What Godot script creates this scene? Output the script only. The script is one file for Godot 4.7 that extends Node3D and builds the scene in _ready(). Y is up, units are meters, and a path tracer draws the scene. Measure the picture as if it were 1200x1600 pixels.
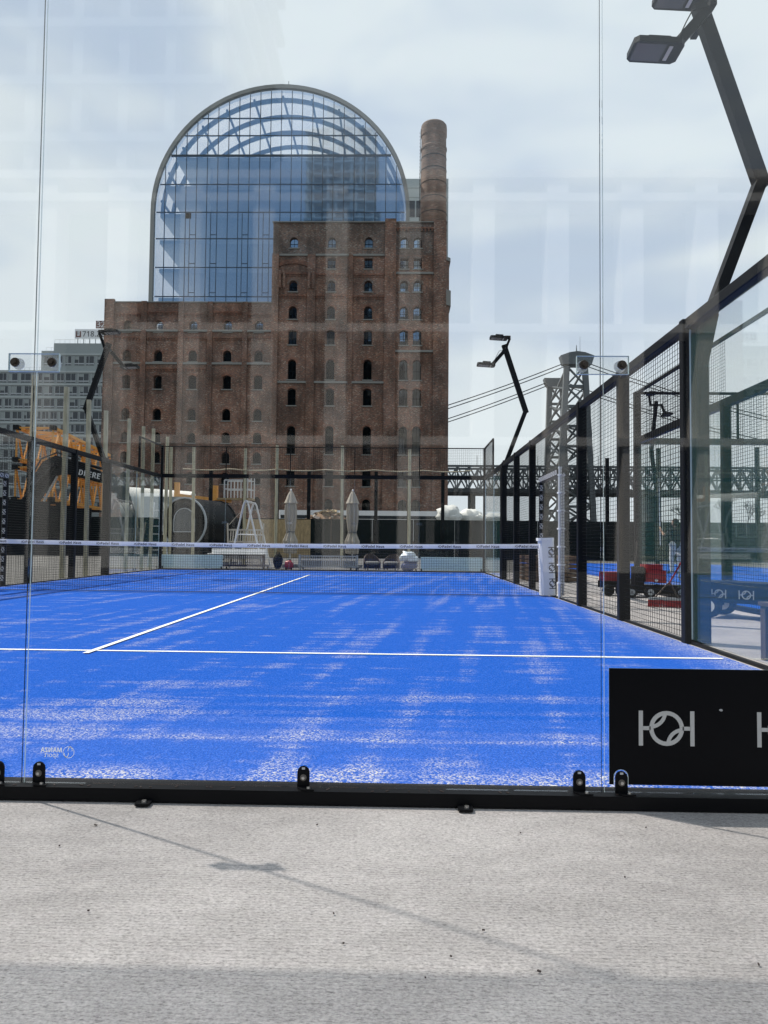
extends Node3D

# ---------------------------------------------------------------- mesh builder
class B:
	var v := PackedVector3Array()
	var n := PackedVector3Array()
	var c := PackedColorArray()
	var u := PackedVector2Array()
	var u2 := PackedVector2Array()

	func tri(a: Vector3, b: Vector3, d: Vector3, na: Vector3, nb: Vector3, nd: Vector3) -> void:
		if (b - a).cross(d - a).dot(na + nb + nd) > 0.0:
			v.append(a); v.append(d); v.append(b)
			n.append(na); n.append(nd); n.append(nb)
		else:
			v.append(a); v.append(b); v.append(d)
			n.append(na); n.append(nb); n.append(nd)

	func quad(a: Vector3, b: Vector3, d: Vector3, e: Vector3, nr: Vector3) -> void:
		tri(a, b, d, nr, nr, nr)
		tri(a, d, e, nr, nr, nr)

	func box(p: Vector3, s: Vector3, r := Basis.IDENTITY) -> void:
		var h := s * 0.5
		for ax in 3:
			for sg in [-1.0, 1.0]:
				var nn := Vector3.ZERO
				nn[ax] = sg
				var t1 := Vector3.ZERO
				t1[(ax + 1) % 3] = h[(ax + 1) % 3]
				var t2 := Vector3.ZERO
				t2[(ax + 2) % 3] = h[(ax + 2) % 3]
				var o: Vector3 = nn * h[ax]
				quad(p + r * (o - t1 - t2), p + r * (o + t1 - t2), p + r * (o + t1 + t2), p + r * (o - t1 + t2), r * nn)

	func span(a: Vector3, b: Vector3) -> void:
		box((a + b) * 0.5, (b - a).abs())

	# box with its long edges chamfered along axis y
	func cbox(p: Vector3, s: Vector3, ch: float) -> void:
		var x := s.x * 0.5
		var z := s.z * 0.5
		var pts := PackedVector2Array([Vector2(-x + ch, -z), Vector2(x - ch, -z), Vector2(x, -z + ch), Vector2(x, z - ch), Vector2(x - ch, z), Vector2(-x + ch, z), Vector2(-x, z - ch), Vector2(-x, -z + ch)])
		prism(pts, Transform3D(Basis(Vector3(1, 0, 0), Vector3(0, 0, 1), Vector3(0, 1, 0)), p - Vector3(0, s.y * 0.5, 0)), s.y)

	static func frame_of(d: Vector3) -> Basis:
		var y := d.normalized()
		var x := y.cross(Vector3.UP)
		if x.length() < 0.01:
			x = Vector3.RIGHT
		x = x.normalized()
		return Basis(x, y, x.cross(y))

	func bar(a: Vector3, b: Vector3, w: float, h: float) -> void:
		box((a + b) * 0.5, Vector3(w, (b - a).length(), h), frame_of(b - a))

	# thin wire: three-sided, no ends
	func wire(a: Vector3, b: Vector3, r: float) -> void:
		var f := frame_of(b - a)
		for i in 3:
			var t0 := TAU * i / 3.0
			var t1 := TAU * (i + 1) / 3.0
			var d0 := f.x * cos(t0) + f.z * sin(t0)
			var d1 := f.x * cos(t1) + f.z * sin(t1)
			quad(a + d0 * r, a + d1 * r, b + d1 * r, b + d0 * r, (d0 + d1).normalized())

	func tube(a: Vector3, b: Vector3, r0: float, r1: float, k := 10, caps := true) -> void:
		var f := frame_of(b - a)
		for i in k:
			var t0 := TAU * i / k
			var t1 := TAU * (i + 1) / k
			var d0 := f.x * cos(t0) + f.z * sin(t0)
			var d1 := f.x * cos(t1) + f.z * sin(t1)
			tri(a + d0 * r0, a + d1 * r0, b + d1 * r1, d0, d1, d1)
			tri(a + d0 * r0, b + d1 * r1, b + d0 * r1, d0, d1, d0)
			if caps:
				tri(a, a + d0 * r0, a + d1 * r0, -f.y, -f.y, -f.y)
				tri(b, b + d0 * r1, b + d1 * r1, f.y, f.y, f.y)

	func path(pts: Array, r: float, k := 6) -> void:
		for i in pts.size() - 1:
			tube(pts[i], pts[i + 1], r, r, k, true)

	func lathe(prof: Array, at: Vector3, k := 24) -> void:
		for j in prof.size() - 1:
			var p: Vector2 = prof[j]
			var q: Vector2 = prof[j + 1]
			var e := q - p
			if e.length() < 1e-6:
				continue
			var nn := Vector2(e.y, -e.x).normalized()
			for i in k:
				var t0 := TAU * i / k
				var t1 := TAU * (i + 1) / k
				var a0 := Vector3(cos(t0), 0, sin(t0))
				var a1 := Vector3(cos(t1), 0, sin(t1))
				var n0 := a0 * nn.x + Vector3.UP * nn.y
				var n1 := a1 * nn.x + Vector3.UP * nn.y
				var w := Vector3.UP
				tri(at + a0 * p.x + w * p.y, at + a1 * p.x + w * p.y, at + a1 * q.x + w * q.y, n0, n1, n1)
				tri(at + a0 * p.x + w * p.y, at + a1 * q.x + w * q.y, at + a0 * q.x + w * q.y, n0, n1, n0)

	# polygon in local xy, pulled along local z from 0 to depth
	func prism(pts: PackedVector2Array, xf: Transform3D, depth: float, sides := true) -> void:
		var idx := Geometry2D.triangulate_polygon(pts)
		var nz := xf.basis.z.normalized()
		if xf.basis.determinant() < 0.0:
			nz = nz
		var off := xf.basis.z * depth
		for i in range(0, idx.size(), 3):
			var a := xf * Vector3(pts[idx[i]].x, pts[idx[i]].y, 0)
			var b := xf * Vector3(pts[idx[i + 1]].x, pts[idx[i + 1]].y, 0)
			var d := xf * Vector3(pts[idx[i + 2]].x, pts[idx[i + 2]].y, 0)
			var sgn := 1.0 if depth > 0.0 else -1.0
			if depth != 0.0:
				tri(a, b, d, -nz * sgn, -nz * sgn, -nz * sgn)
			tri(a + off, b + off, d + off, nz * sgn, nz * sgn, nz * sgn)
		if not sides or depth == 0.0:
			return
		var ccw := not Geometry2D.is_polygon_clockwise(pts)
		for i in pts.size():
			var p := pts[i]
			var q := pts[(i + 1) % pts.size()]
			var e := (q - p).normalized()
			var o := Vector2(e.y, -e.x) if ccw else Vector2(-e.y, e.x)
			var nn := (xf.basis * Vector3(o.x, o.y, 0)).normalized()
			var a := xf * Vector3(p.x, p.y, 0)
			var b := xf * Vector3(q.x, q.y, 0)
			quad(a, b, b + off, a + off, nn)

	func blob(at: Vector3, s: Vector3, rng: RandomNumberGenerator, rough := 0.25, k := 8) -> void:
		var rows := k / 2 + 1
		var g := []
		for j in rows + 1:
			var row := []
			for i in k:
				var la := PI * j / rows - PI / 2
				var lo := TAU * i / k
				var r := 1.0 + rng.randf_range(-rough, rough)
				if j == 0 or j == rows:
					r = 1.0
				row.append(at + Vector3(cos(la) * cos(lo) * s.x, sin(la) * s.y, cos(la) * sin(lo) * s.z) * r)
			g.append(row)
		for j in rows:
			for i in k:
				var a: Vector3 = g[j][i]
				var b: Vector3 = g[j][(i + 1) % k]
				var d: Vector3 = g[j + 1][(i + 1) % k]
				var e: Vector3 = g[j + 1][i]
				var face := (d - a).cross(e - b).normalized()
				if face.dot((a + d) * 0.5 - at) < 0:
					face = -face
				var nn := []
				for p in [a, b, d, e]:
					nn.append((((p - at) / (s * s)).normalized() + face * 0.6).normalized())
				tri(a, b, d, nn[0], nn[1], nn[2])
				tri(a, d, e, nn[0], nn[2], nn[3])

	func mesh() -> ArrayMesh:
		var m := ArrayMesh.new()
		if v.is_empty():
			return m
		var arr := []
		arr.resize(Mesh.ARRAY_MAX)
		arr[Mesh.ARRAY_VERTEX] = v
		arr[Mesh.ARRAY_NORMAL] = n
		if c.size() == v.size():
			arr[Mesh.ARRAY_COLOR] = c
		if u.size() == v.size():
			arr[Mesh.ARRAY_TEX_UV] = u
		if u2.size() == v.size():
			arr[Mesh.ARRAY_TEX_UV2] = u2
		m.add_surface_from_arrays(Mesh.PRIMITIVE_TRIANGLES, arr)
		return m

# ---------------------------------------------------------------- naming and parenting
var taken := {}

func numbered(parent: Node, called: String) -> String:
	var key := str(parent.get_instance_id()) + called
	var k: int = taken.get(key, 0)
	taken[key] = k + 1
	return called if k == 0 else "%s_%03d" % [called, k]

func tag(o: Node, label: String, category := "", group := "", kind := "") -> void:
	if label != "":
		o.set_meta("label", label)
	if category != "":
		o.set_meta("category", category)
	if group != "":
		o.set_meta("group", group)
	if kind != "":
		o.set_meta("kind", kind)

func thing(called: String, label: String, category: String, at := Vector3.ZERO, turn := 0.0, group := "") -> Node3D:
	var o := Node3D.new()
	o.name = numbered(self, called)
	add_child(o)
	o.position = at
	o.rotation.y = turn
	tag(o, label, category, group)
	return o

func part(parent: Node, called: String, shape, m: Material, at := Vector3.ZERO, turn := 0.0) -> MeshInstance3D:
	var o := MeshInstance3D.new()
	o.mesh = shape.mesh() if shape is B else shape
	o.material_override = m
	o.name = numbered(parent, called)
	parent.add_child(o)
	o.position = at
	o.rotation.y = turn
	return o

func one(called: String, shape, m: Material, label: String, category: String, group := "", at := Vector3.ZERO, turn := 0.0) -> MeshInstance3D:
	var o := part(self, called, shape, m, at, turn)
	tag(o, label, category, group)
	return o

func struct(called: String, shape, m: Material) -> MeshInstance3D:
	var o := part(self, called, shape, m)
	o.set_meta("kind", "structure")
	return o

func dup(src: Node3D, at: Vector3, turn: float, label := "") -> Node3D:
	var base := String(src.name).split("_0")[0]
	var o: Node3D = src.duplicate()
	o.name = numbered(self, base)
	add_child(o)
	o.position = at
	o.rotation.y = turn
	if label != "":
		o.set_meta("label", label)
	return o

# ---------------------------------------------------------------- materials
var mats := {}

func lin(r: float, g: float, b: float, a := 1.0) -> Color:
	var k := Color(r, g, b, a).linear_to_srgb()
	k.a = a
	return k

func mat(called: String, r: float, g: float, b: float, rough := 0.7, metal := 0.0) -> StandardMaterial3D:
	if mats.has(called):
		return mats[called]
	var m := StandardMaterial3D.new()
	m.resource_name = called
	m.albedo_color = lin(r, g, b)
	m.roughness = rough
	m.metallic = metal
	mats[called] = m
	return m

func glass(called: String, r: float, g: float, b: float, alpha: float, metal := 0.0) -> StandardMaterial3D:
	var m := mat(called, r, g, b, 0.02, metal)
	m.albedo_color.a = alpha
	m.transparency = BaseMaterial3D.TRANSPARENCY_ALPHA
	return m

func noise(sd: int, freq: float, oct := 4) -> FastNoiseLite:
	var f := FastNoiseLite.new()
	f.seed = sd
	f.frequency = freq
	f.noise_type = FastNoiseLite.TYPE_SIMPLEX_SMOOTH
	f.fractal_octaves = oct
	return f

# image from a function of (x, y) in pixels giving a linear Color (stored as sRGB)
func picture(w: int, h: int, f: Callable) -> ImageTexture:
	var d := PackedByteArray()
	d.resize(w * h * 4)
	var i := 0
	for y in h:
		for x in w:
			var k: Color = f.call(x, y)
			d[i] = k.r8; d[i + 1] = k.g8; d[i + 2] = k.b8; d[i + 3] = k.a8
			i += 4
	return ImageTexture.create_from_image(Image.create_from_data(w, h, false, Image.FORMAT_RGBA8, d))

# tileable value speckle: random per pixel, blurred a little, as an array 0..1
func speckle(w: int, h: int, sd: int, bx: int, by: int) -> PackedFloat32Array:
	var rng := RandomNumberGenerator.new()
	rng.seed = sd
	var a := PackedFloat32Array()
	a.resize(w * h)
	for i in w * h:
		a[i] = rng.randf()
	if bx > 0:
		var o := PackedFloat32Array()
		o.resize(w * h)
		for y in h:
			for x in w:
				var s := 0.0
				for k in range(-bx, bx + 1):
					s += a[y * w + posmod(x + k, w)]
				o[y * w + x] = s / (2 * bx + 1)
		a = o
	if by > 0:
		var o := PackedFloat32Array()
		o.resize(w * h)
		for y in h:
			for x in w:
				var s := 0.0
				for k in range(-by, by + 1):
					s += a[posmod(y + k, h) * w + x]
				o[y * w + x] = s / (2 * by + 1)
		a = o
	# stretch contrast
	var sd2 := sqrt((2.0 * bx + 1) * (2.0 * by + 1))
	for i in w * h:
		a[i] = clampf(0.5 + (a[i] - 0.5) * sd2, 0.0, 1.0)
	return a

func sheet(x0: float, x1: float, z0: float, z1: float, y: float, tile: float) -> B:
	var b := B.new()
	b.quad(Vector3(x0, y, z0), Vector3(x1, y, z0), Vector3(x1, y, z1), Vector3(x0, y, z1), Vector3.UP)
	for p in b.v:
		b.u.append(Vector2(p.x, p.z) / tile)
		b.u2.append(Vector2((p.x - x0) / (x1 - x0), (p.z - z0) / (z1 - z0)))
	return b

# the surface mapped in metres on the dominant plane of each face
func uv_metres(b: B, tx: float, ty: float) -> B:
	b.u.clear()
	for i in b.v.size():
		var p := b.v[i]
		var q := b.n[i].abs()
		if q.y > q.x and q.y > q.z:
			b.u.append(Vector2(p.x / tx, p.z / ty))
		elif q.x > q.z:
			b.u.append(Vector2(p.z / tx, -p.y / ty))
		else:
			b.u.append(Vector2(p.x / tx, -p.y / ty))
	return b

# ---------------------------------------------------------------- arched openings
func arch_pts(w: float, yb: float, yt: float, kind: int) -> PackedVector2Array:
	# outline from lower left, up, over the head, down to lower right
	var r := PackedVector2Array()
	var h := w * 0.5
	r.append(Vector2(-h, yb))
	if kind == 0:
		r.append(Vector2(-h, yt)); r.append(Vector2(h, yt))
	elif kind == 1:
		for i in 9:
			var t := PI - PI * i / 8.0
			r.append(Vector2(cos(t) * h, yt - h + sin(t) * h))
	else:
		for i in 7:
			var s := -1.0 + 2.0 * i / 6.0
			r.append(Vector2(s * h, yt - 0.22 * w * s * s))
	r.append(Vector2(h, yb))
	return r

func wall_holes(b: B, x0: float, x1: float, y0: float, y1: float, z: float, cols: Array, depth: float) -> void:
	var nz := Vector3(0, 0, 1)
	for ci in cols.size():
		var xc: float = cols[ci][0]
		var xa := x0 if ci == 0 else (float(cols[ci - 1][0]) + xc) * 0.5
		var xb := x1 if ci == cols.size() - 1 else (float(cols[ci + 1][0]) + xc) * 0.5
		var rows: Array = cols[ci][1].duplicate()
		rows.sort_custom(func(p, q): return p[1] < q[1])
		var y := y0
		for rw in rows:
			var w: float = rw[0]
			var yb: float = rw[1]
			var yt: float = rw[2]
			var kind: int = rw[3]
			b.quad(Vector3(xa, y, z), Vector3(xb, y, z), Vector3(xb, yb, z), Vector3(xa, yb, z), nz)
			var pts := arch_pts(w, yb, yt, kind)
			var h := w * 0.5
			b.quad(Vector3(xa, yb, z), Vector3(xc - h, yb, z), Vector3(xc - h, yt, z), Vector3(xa, yt, z), nz)
			b.quad(Vector3(xc + h, yb, z), Vector3(xb, yb, z), Vector3(xb, yt, z), Vector3(xc + h, yt, z), nz)
			for i in pts.size() - 1:
				var p := pts[i]
				var q := pts[i + 1]
				var a := Vector3(xc + p.x, p.y, z)
				var e := Vector3(xc + q.x, q.y, z)
				if i > 0 and i < pts.size() - 2 and kind != 0:
					b.quad(a, e, Vector3(e.x, yt, z), Vector3(a.x, yt, z), nz)
				var d := (q - p).normalized()
				var nn := Vector3(d.y, -d.x, 0)
				b.quad(a, e, e - nz * depth, a - nz * depth, nn)
			b.quad(Vector3(xc - h, yb, z), Vector3(xc + h, yb, z), Vector3(xc + h, yb, z - depth), Vector3(xc - h, yb, z - depth), Vector3.UP)
			y = yt
		b.quad(Vector3(xa, y, z), Vector3(xb, y, z), Vector3(xb, y1, z), Vector3(xa, y1, z), nz)

# ring of voussoirs and sash bars of one opening, origin at the opening's sill centre
func window_shape(w: float, h: float, kind: int, sash: bool) -> Array:
	var ring := B.new()
	var outer := arch_pts(w + 0.56, 0.0, h + 0.28, kind)
	var inner := arch_pts(w, 0.0, h, kind)
	for i in range(1, inner.size() - 2):
		var a := Vector3(inner[i].x, inner[i].y, 0.06)
		var e := Vector3(inner[i + 1].x, inner[i + 1].y, 0.06)
		var a2 := Vector3(outer[i].x, outer[i].y, 0.06)
		var e2 := Vector3(outer[i + 1].x, outer[i + 1].y, 0.06)
		ring.quad(a, e, e2, a2, Vector3(0, 0, 1))
		var d := (e2 - a2).normalized()
		ring.quad(a2, e2, e2 - Vector3(0, 0, 0.06), a2 - Vector3(0, 0, 0.06), Vector3(-d.y, d.x, 0))
		ring.quad(a, e, e - Vector3(0, 0, 0.06), a - Vector3(0, 0, 0.06), Vector3(d.y, -d.x, 0))
	var bars := B.new()
	if sash:
		bars.box(Vector3(0, h * 0.5, -0.5), Vector3(0.05, h - 0.02, 0.05))
		bars.box(Vector3(0, h * 0.45, -0.5), Vector3(w, 0.06, 0.06))
		bars.box(Vector3(-w * 0.5 + 0.04, h * 0.38, -0.5), Vector3(0.07, h * 0.76, 0.06))
		bars.box(Vector3(w * 0.5 - 0.04, h * 0.38, -0.5), Vector3(0.07, h * 0.76, 0.06))
	var sill := B.new()
	sill.box(Vector3(0, -0.07, -0.1), Vector3(w + 0.3, 0.14, 0.5))
	return [ring.mesh(), bars.mesh() if sash else null, sill.mesh()]

# ---------------------------------------------------------------- wire mesh panels, glass panes
var panel_cache := {}

# wire panel lying in local xy, from the origin to (w, h)
func wire_panel(w: float, h: float, dx := 0.0667, dy := 0.05, r := 0.0029) -> ArrayMesh:
	var key := "%.3f %.3f %.3f %.4f" % [w, h, dx, r]
	if panel_cache.has(key):
		return panel_cache[key]
	var b := B.new()
	var nx := int(round(w / dx))
	var ny := int(round(h / dy))
	for i in nx + 1:
		var x := w * i / nx
		b.wire(Vector3(x, 0, 0), Vector3(x, h, 0), r)
	for j in ny + 1:
		var y := h * j / ny
		b.wire(Vector3(0, y, 0.004), Vector3(w, y, 0.004), r)
	panel_cache[key] = b.mesh()
	return panel_cache[key]

func pane_box(w: float, h: float, t := 0.012) -> ArrayMesh:
	var b := B.new()
	b.box(Vector3(w * 0.5, h * 0.5, 0), Vector3(w, h, t))
	return b.mesh()

# logo of two uprights, a ring and two inner arcs: width 1.48, height 1, centred
func emblem(b: B, at: Transform3D, s: float, depth: float) -> void:
	var xf := at * Transform3D(Basis.IDENTITY.scaled(Vector3(s, s, 1)), Vector3.ZERO)
	for sx in [-1.0, 1.0]:
		b.prism(PackedVector2Array([Vector2(sx * 0.74 - 0.06, -0.5), Vector2(sx * 0.74 + 0.06, -0.5), Vector2(sx * 0.74 + 0.06, 0.5), Vector2(sx * 0.74 - 0.06, 0.5)]), xf, depth)
		var x0: float = 0.46 * sx
		var x1: float = 0.69 * sx
		b.prism(PackedVector2Array([Vector2(minf(x0, x1), -0.055), Vector2(maxf(x0, x1), -0.055), Vector2(maxf(x0, x1), 0.055), Vector2(minf(x0, x1), 0.055)]), xf, depth)
	arc(b, xf, Vector2.ZERO, 0.44, 0.12, 0, TAU, 28, depth)
	arc(b, xf, Vector2(-0.47, 0.47), 0.43, 0.105, -PI * 0.47, -PI * 0.02, 8, depth * 0.98)
	arc(b, xf, Vector2(0.47, -0.47), 0.43, 0.105, PI * 0.53, PI * 0.98, 8, depth * 0.98)

func arc(b: B, xf: Transform3D, ce: Vector2, r: float, w: float, t0: float, t1: float, k: int, depth: float) -> void:
	for i in k:
		var a := t0 + (t1 - t0) * i / k
		var e := t0 + (t1 - t0) * (i + 1) / k
		var da := Vector2(cos(a), sin(a))
		var de := Vector2(cos(e), sin(e))
		b.prism(PackedVector2Array([ce + da * (r - w * 0.5), ce + da * (r + w * 0.5), ce + de * (r + w * 0.5), ce + de * (r - w * 0.5)]), xf, depth)

func words(t: String, height: float, depth := 0.003, bold := false) -> TextMesh:
	var m := TextMesh.new()
	m.text = t
	var f := SystemFont.new()
	f.font_names = PackedStringArray(["Droid Sans"])
	if bold:
		f.font_weight = 700
	m.font = f
	m.font_size = 64
	m.pixel_size = height / 46.0
	m.depth = depth
	m.curve_step = 2.0
	return m

# clamp foot of a glass panel: upright tab with round head, angled foot, bolts
func clamp_parts(parent: Node3D, at: Vector3, turn: float, detail := true) -> void:
	var b := B.new()
	var pts := PackedVector2Array([Vector2(-0.021, 0.0), Vector2(0.021, 0.0), Vector2(0.021, 0.052)])
	for i in 7:
		var t := PI * i / 6.0
		pts.append(Vector2(cos(t) * 0.021, 0.054 + sin(t) * 0.021))
	pts.append(Vector2(-0.021, 0.052))
	b.prism(pts, Transform3D(Basis.IDENTITY, Vector3(0, 0.0, 0.009)), 0.006)
	b.prism(PackedVector2Array([Vector2(-0.021, -0.015), Vector2(0.021, -0.015), Vector2(0.04, -0.043), Vector2(-0.004, -0.043)]), Transform3D(Basis(Vector3(1, 0, 0), Vector3(0, 0, -1), Vector3(0, 1, 0)), Vector3(0, 0.0, 0)), 0.005)
	var o := part(parent, "clamp", b, mats.black, at, turn)
	if not detail:
		return
	var s := B.new()
	s.tube(Vector3(0, 0.036, 0.015), Vector3(0, 0.036, 0.017), 0.0112, 0.0112, 16)
	var wa := part(o, "washer", s, mats.washer)
	s = B.new()
	s.tube(Vector3(0, 0.036, 0.017), Vector3(0, 0.036, 0.023), 0.0068, 0.0055, 6)
	part(o, "bolt", s, mats.steel)
	var s2 := B.new()
	s2.tube(Vector3(0.02, 0.005, 0.034), Vector3(0.02, 0.011, 0.034), 0.007, 0.006, 6)
	part(o, "bolt", s2, mats.steel)
	var s3 := B.new()
	s3.box(Vector3(0, 0.067, 0.0152), Vector3(0.011, 0.007, 0.0016))
	part(o, "slot", s3, mats.pale_hole)

# clear patch plate over a joint with two bolts
func patch_parts(parent: Node3D, at: Vector3, turn: float, detail := true) -> void:
	var b := B.new()
	b.box(Vector3(0, 0, 0.013), Vector3(0.18, 0.064, 0.011))
	var o := part(parent, "patch_plate", b, mats.acrylic, at, turn)
	if not detail:
		return
	var e := B.new()
	for s in [-1.0, 1.0]:
		e.box(Vector3(0, s * 0.032, 0.013), Vector3(0.18, 0.0013, 0.0112))
		e.box(Vector3(s * 0.09, 0, 0.013), Vector3(0.0013, 0.0626, 0.0112))
	part(o, "plate_edge", e, mats.glass_edge)
	for s in [-1.0, 1.0]:
		var k := B.new()
		k.tube(Vector3(s * 0.066, 0, 0.019), Vector3(s * 0.066, 0, 0.024), 0.017, 0.0155, 18)
		k.tube(Vector3(s * 0.066, 0, 0.024), Vector3(s * 0.066, 0, 0.031), 0.0085, 0.0075, 6)
		part(o, "bolt", k, mats.dark_steel)
		var w := B.new()
		w.tube(Vector3(s * 0.066, 0, -0.0095), Vector3(s * 0.066, 0, -0.0065), 0.021, 0.021, 18)
		part(o, "seal", w, mats.seal)

# ---------------------------------------------------------------- floodlight mast (its foot at the wall top's post, arm leaning to -x is the court)
func make_mast(label: String, at: Vector3, turn: float) -> Node3D:
	var t := thing("floodlight_mast", label, "floodlight", at, turn, "zigzag floodlight masts of the courts")
	var p := B.new()
	p.bar(Vector3(0, 0, 0), Vector3(0, 2.86, 0), 0.12, 0.12)
	p.bar(Vector3(0, 2.80, 0), Vector3(0.585, 4.36, 0), 0.125, 0.1)
	p.bar(Vector3(0.6, 4.30, 0), Vector3(0.02, 6.08, 0), 0.1, 0.125)
	var gus := PackedVector2Array([Vector2(-0.06, 2.6), Vector2(0.06, 2.6), Vector2(0.16, 3.06), Vector2(0.0, 3.06)])
	p.prism(gus, Transform3D(Basis.IDENTITY, Vector3(0, 0, -0.055)), 0.11)
	part(t, "pole", p, mats.black)
	var cr := B.new()
	cr.bar(Vector3(0.06, 5.94, -0.24), Vector3(0.06, 5.94, 0.24), 0.06, 0.06)
	cr.bar(Vector3(0.06, 5.94, -0.2), Vector3(0.2, 6.3, -0.2), 0.06, 0.06)
	part(t, "cross_arm", cr, mats.black)
	for k in 2:
		var s := -1.0 if k == 0 else 1.0
		var o := Vector3(0.22 if k == 0 else 0.03, 6.33 if k == 0 else 5.90, s * 0.2)
		var dirv := Vector3(-0.62, -0.72 if k == 1 else 0.02, 0).normalized()
		var h := B.new()
		var arm := 0.14 if k == 0 else 0.5
		h.bar(o, o + dirv * arm, 0.05, 0.09)
		var c0 := o + dirv * arm
		var d2 := Vector3(-1, 0.06, 0).normalized()
		var pts := PackedVector2Array([Vector2(0.06, -0.11), Vector2(0.02, -0.15), Vector2(-0.36, -0.15), Vector2(-0.4, -0.11), Vector2(-0.4, 0.11), Vector2(-0.36, 0.15), Vector2(0.02, 0.15), Vector2(0.06, 0.11)])
		var bs := Basis(-d2, Vector3(0, 0, 1), (-d2).cross(Vector3(0, 0, 1)))
		h.prism(pts, Transform3D(bs, c0), 0.055)
		h.prism(PackedVector2Array([Vector2(-0.26, -0.09), Vector2(-0.06, -0.09), Vector2(-0.06, 0.09), Vector2(-0.26, 0.09)]), Transform3D(bs, c0), -0.05)
		var hd := part(t, "lamp_head", h, mats.black)
		var l := B.new()
		var up := bs.z
		var so := 0.057 if up.y < 0 else -0.002
		l.prism(PackedVector2Array([Vector2(-0.37, -0.12), Vector2(-0.1, -0.12), Vector2(-0.1, 0.12), Vector2(-0.37, 0.12)]), Transform3D(bs, c0 + up * (0.0555 if up.y < 0 else -0.0025)), 0.002)
		part(hd, "lens", l, mats.lens)
		var g := B.new()
		g.prism(PackedVector2Array([Vector2(-0.07, -0.1), Vector2(-0.035, -0.1), Vector2(-0.035, 0.1), Vector2(-0.07, 0.1)]), Transform3D(bs, c0 + up * (0.0555 if up.y < 0 else -0.0025)), 0.0025)
		part(hd, "reflector_strip", g, mats.steel)
		var w := B.new()
		w.path([o + Vector3(-0.02, 0, 0.03), o + dirv * 0.1 + Vector3(-0.1, 0.03, 0.04), o + dirv * 0.24 + Vector3(-0.07, 0.02, 0.04), c0 + Vector3(0, 0, 0.03)], 0.006, 5)
		part(hd, "cable", w, mats.black)
	return t

# ---------------------------------------------------------------- scene
const GZ := 0.27      # plane of the near glass
const WX := 5.12      # planes of the side walls
const FZ := -20.2     # plane of the far glass

func _ready() -> void:
	var cam := Camera3D.new()
	cam.name = "camera"
	cam.transform = Transform3D(Basis(Vector3(0.999738, 0.009818, -0.020674), Vector3(-0.008919, 0.999031, 0.043096), Vector3(0.021077, -0.0429, 0.998857)).orthonormalized(), Vector3(2.4406, 0.888, 2.8349))
	cam.fov = 69.85
	cam.near = 0.05
	cam.far = 4000.0
	add_child(cam)
	cam.current = true

	var env := Environment.new()
	env.background_mode = Environment.BG_SKY
	env.tonemap_mode = Environment.TONE_MAPPER_LINEAR
	env.tonemap_exposure = 1.5
	env.sdfgi_enabled = true
	env.ssao_enabled = true
	env.ssil_enabled = true
	var sky := Sky.new()
	var sm := PanoramaSkyMaterial.new()
	sm.panorama = make_sky()
	sm.energy_multiplier = 0.72
	sky.sky_material = sm
	env.sky = sky
	var we := WorldEnvironment.new()
	we.environment = env
	add_child(we)

	var sun := DirectionalLight3D.new()
	sun.name = "sun"
	sun.basis = Basis.looking_at(Vector3(0.586, -1.0, 0.333).normalized(), Vector3.UP)
	sun.light_energy = 1.2
	sun.light_angular_distance = 0.6
	sun.light_color = Color(1.0, 0.97, 0.925)
	sun.shadow_enabled = true
	add_child(sun)

	make_materials()
	make_ground()
	make_court()
	make_near_wall()
	make_side_walls()
	make_far_wall()
	make_net()
	make_refinery()
	make_glass_vault()
	make_behind_camera()
	make_apartments()
	make_bridge()
	make_perimeter()
	make_second_court()
	make_terrace()
	make_building_site()
	make_machines()
	make_small_things()

func make_sky() -> ImageTexture:
	var n1 := noise(11, 1.0, 5)
	var n2 := noise(23, 1.0, 4)
	var w := 1024
	var h := 512
	return picture(w, h, func(x: int, y: int) -> Color:
		var la := PI * (0.5 - (y + 0.5) / h)
		var lo := TAU * (x + 0.5) / w
		var d := Vector3(cos(la) * cos(lo), sin(la), cos(la) * sin(lo))
		var e := absf(d.y)
		var q := Vector3(d.x, d.y * 2.6, d.z)
		var wv := n2.get_noise_3dv(q * 0.9) * 0.5
		var cl := n1.get_noise_3dv(q * 1.7 + Vector3(wv, wv * 0.6, -wv))
		var k := smoothstep(-0.42, 0.34, cl + 0.1 - 0.12 * e)
		var blue := Color(0.37, 0.485, 0.67)
		var white := Color(0.70, 0.78, 0.82)
		var c := blue.lerp(white, 0.30 + 0.70 * k)
		c = c.lerp(Color(0.78, 0.85, 0.87), pow(1.0 - e, 4.0) * 0.75)
		c = c.linear_to_srgb()
		return Color(c.r, c.g, c.b, 1.0))

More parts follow.
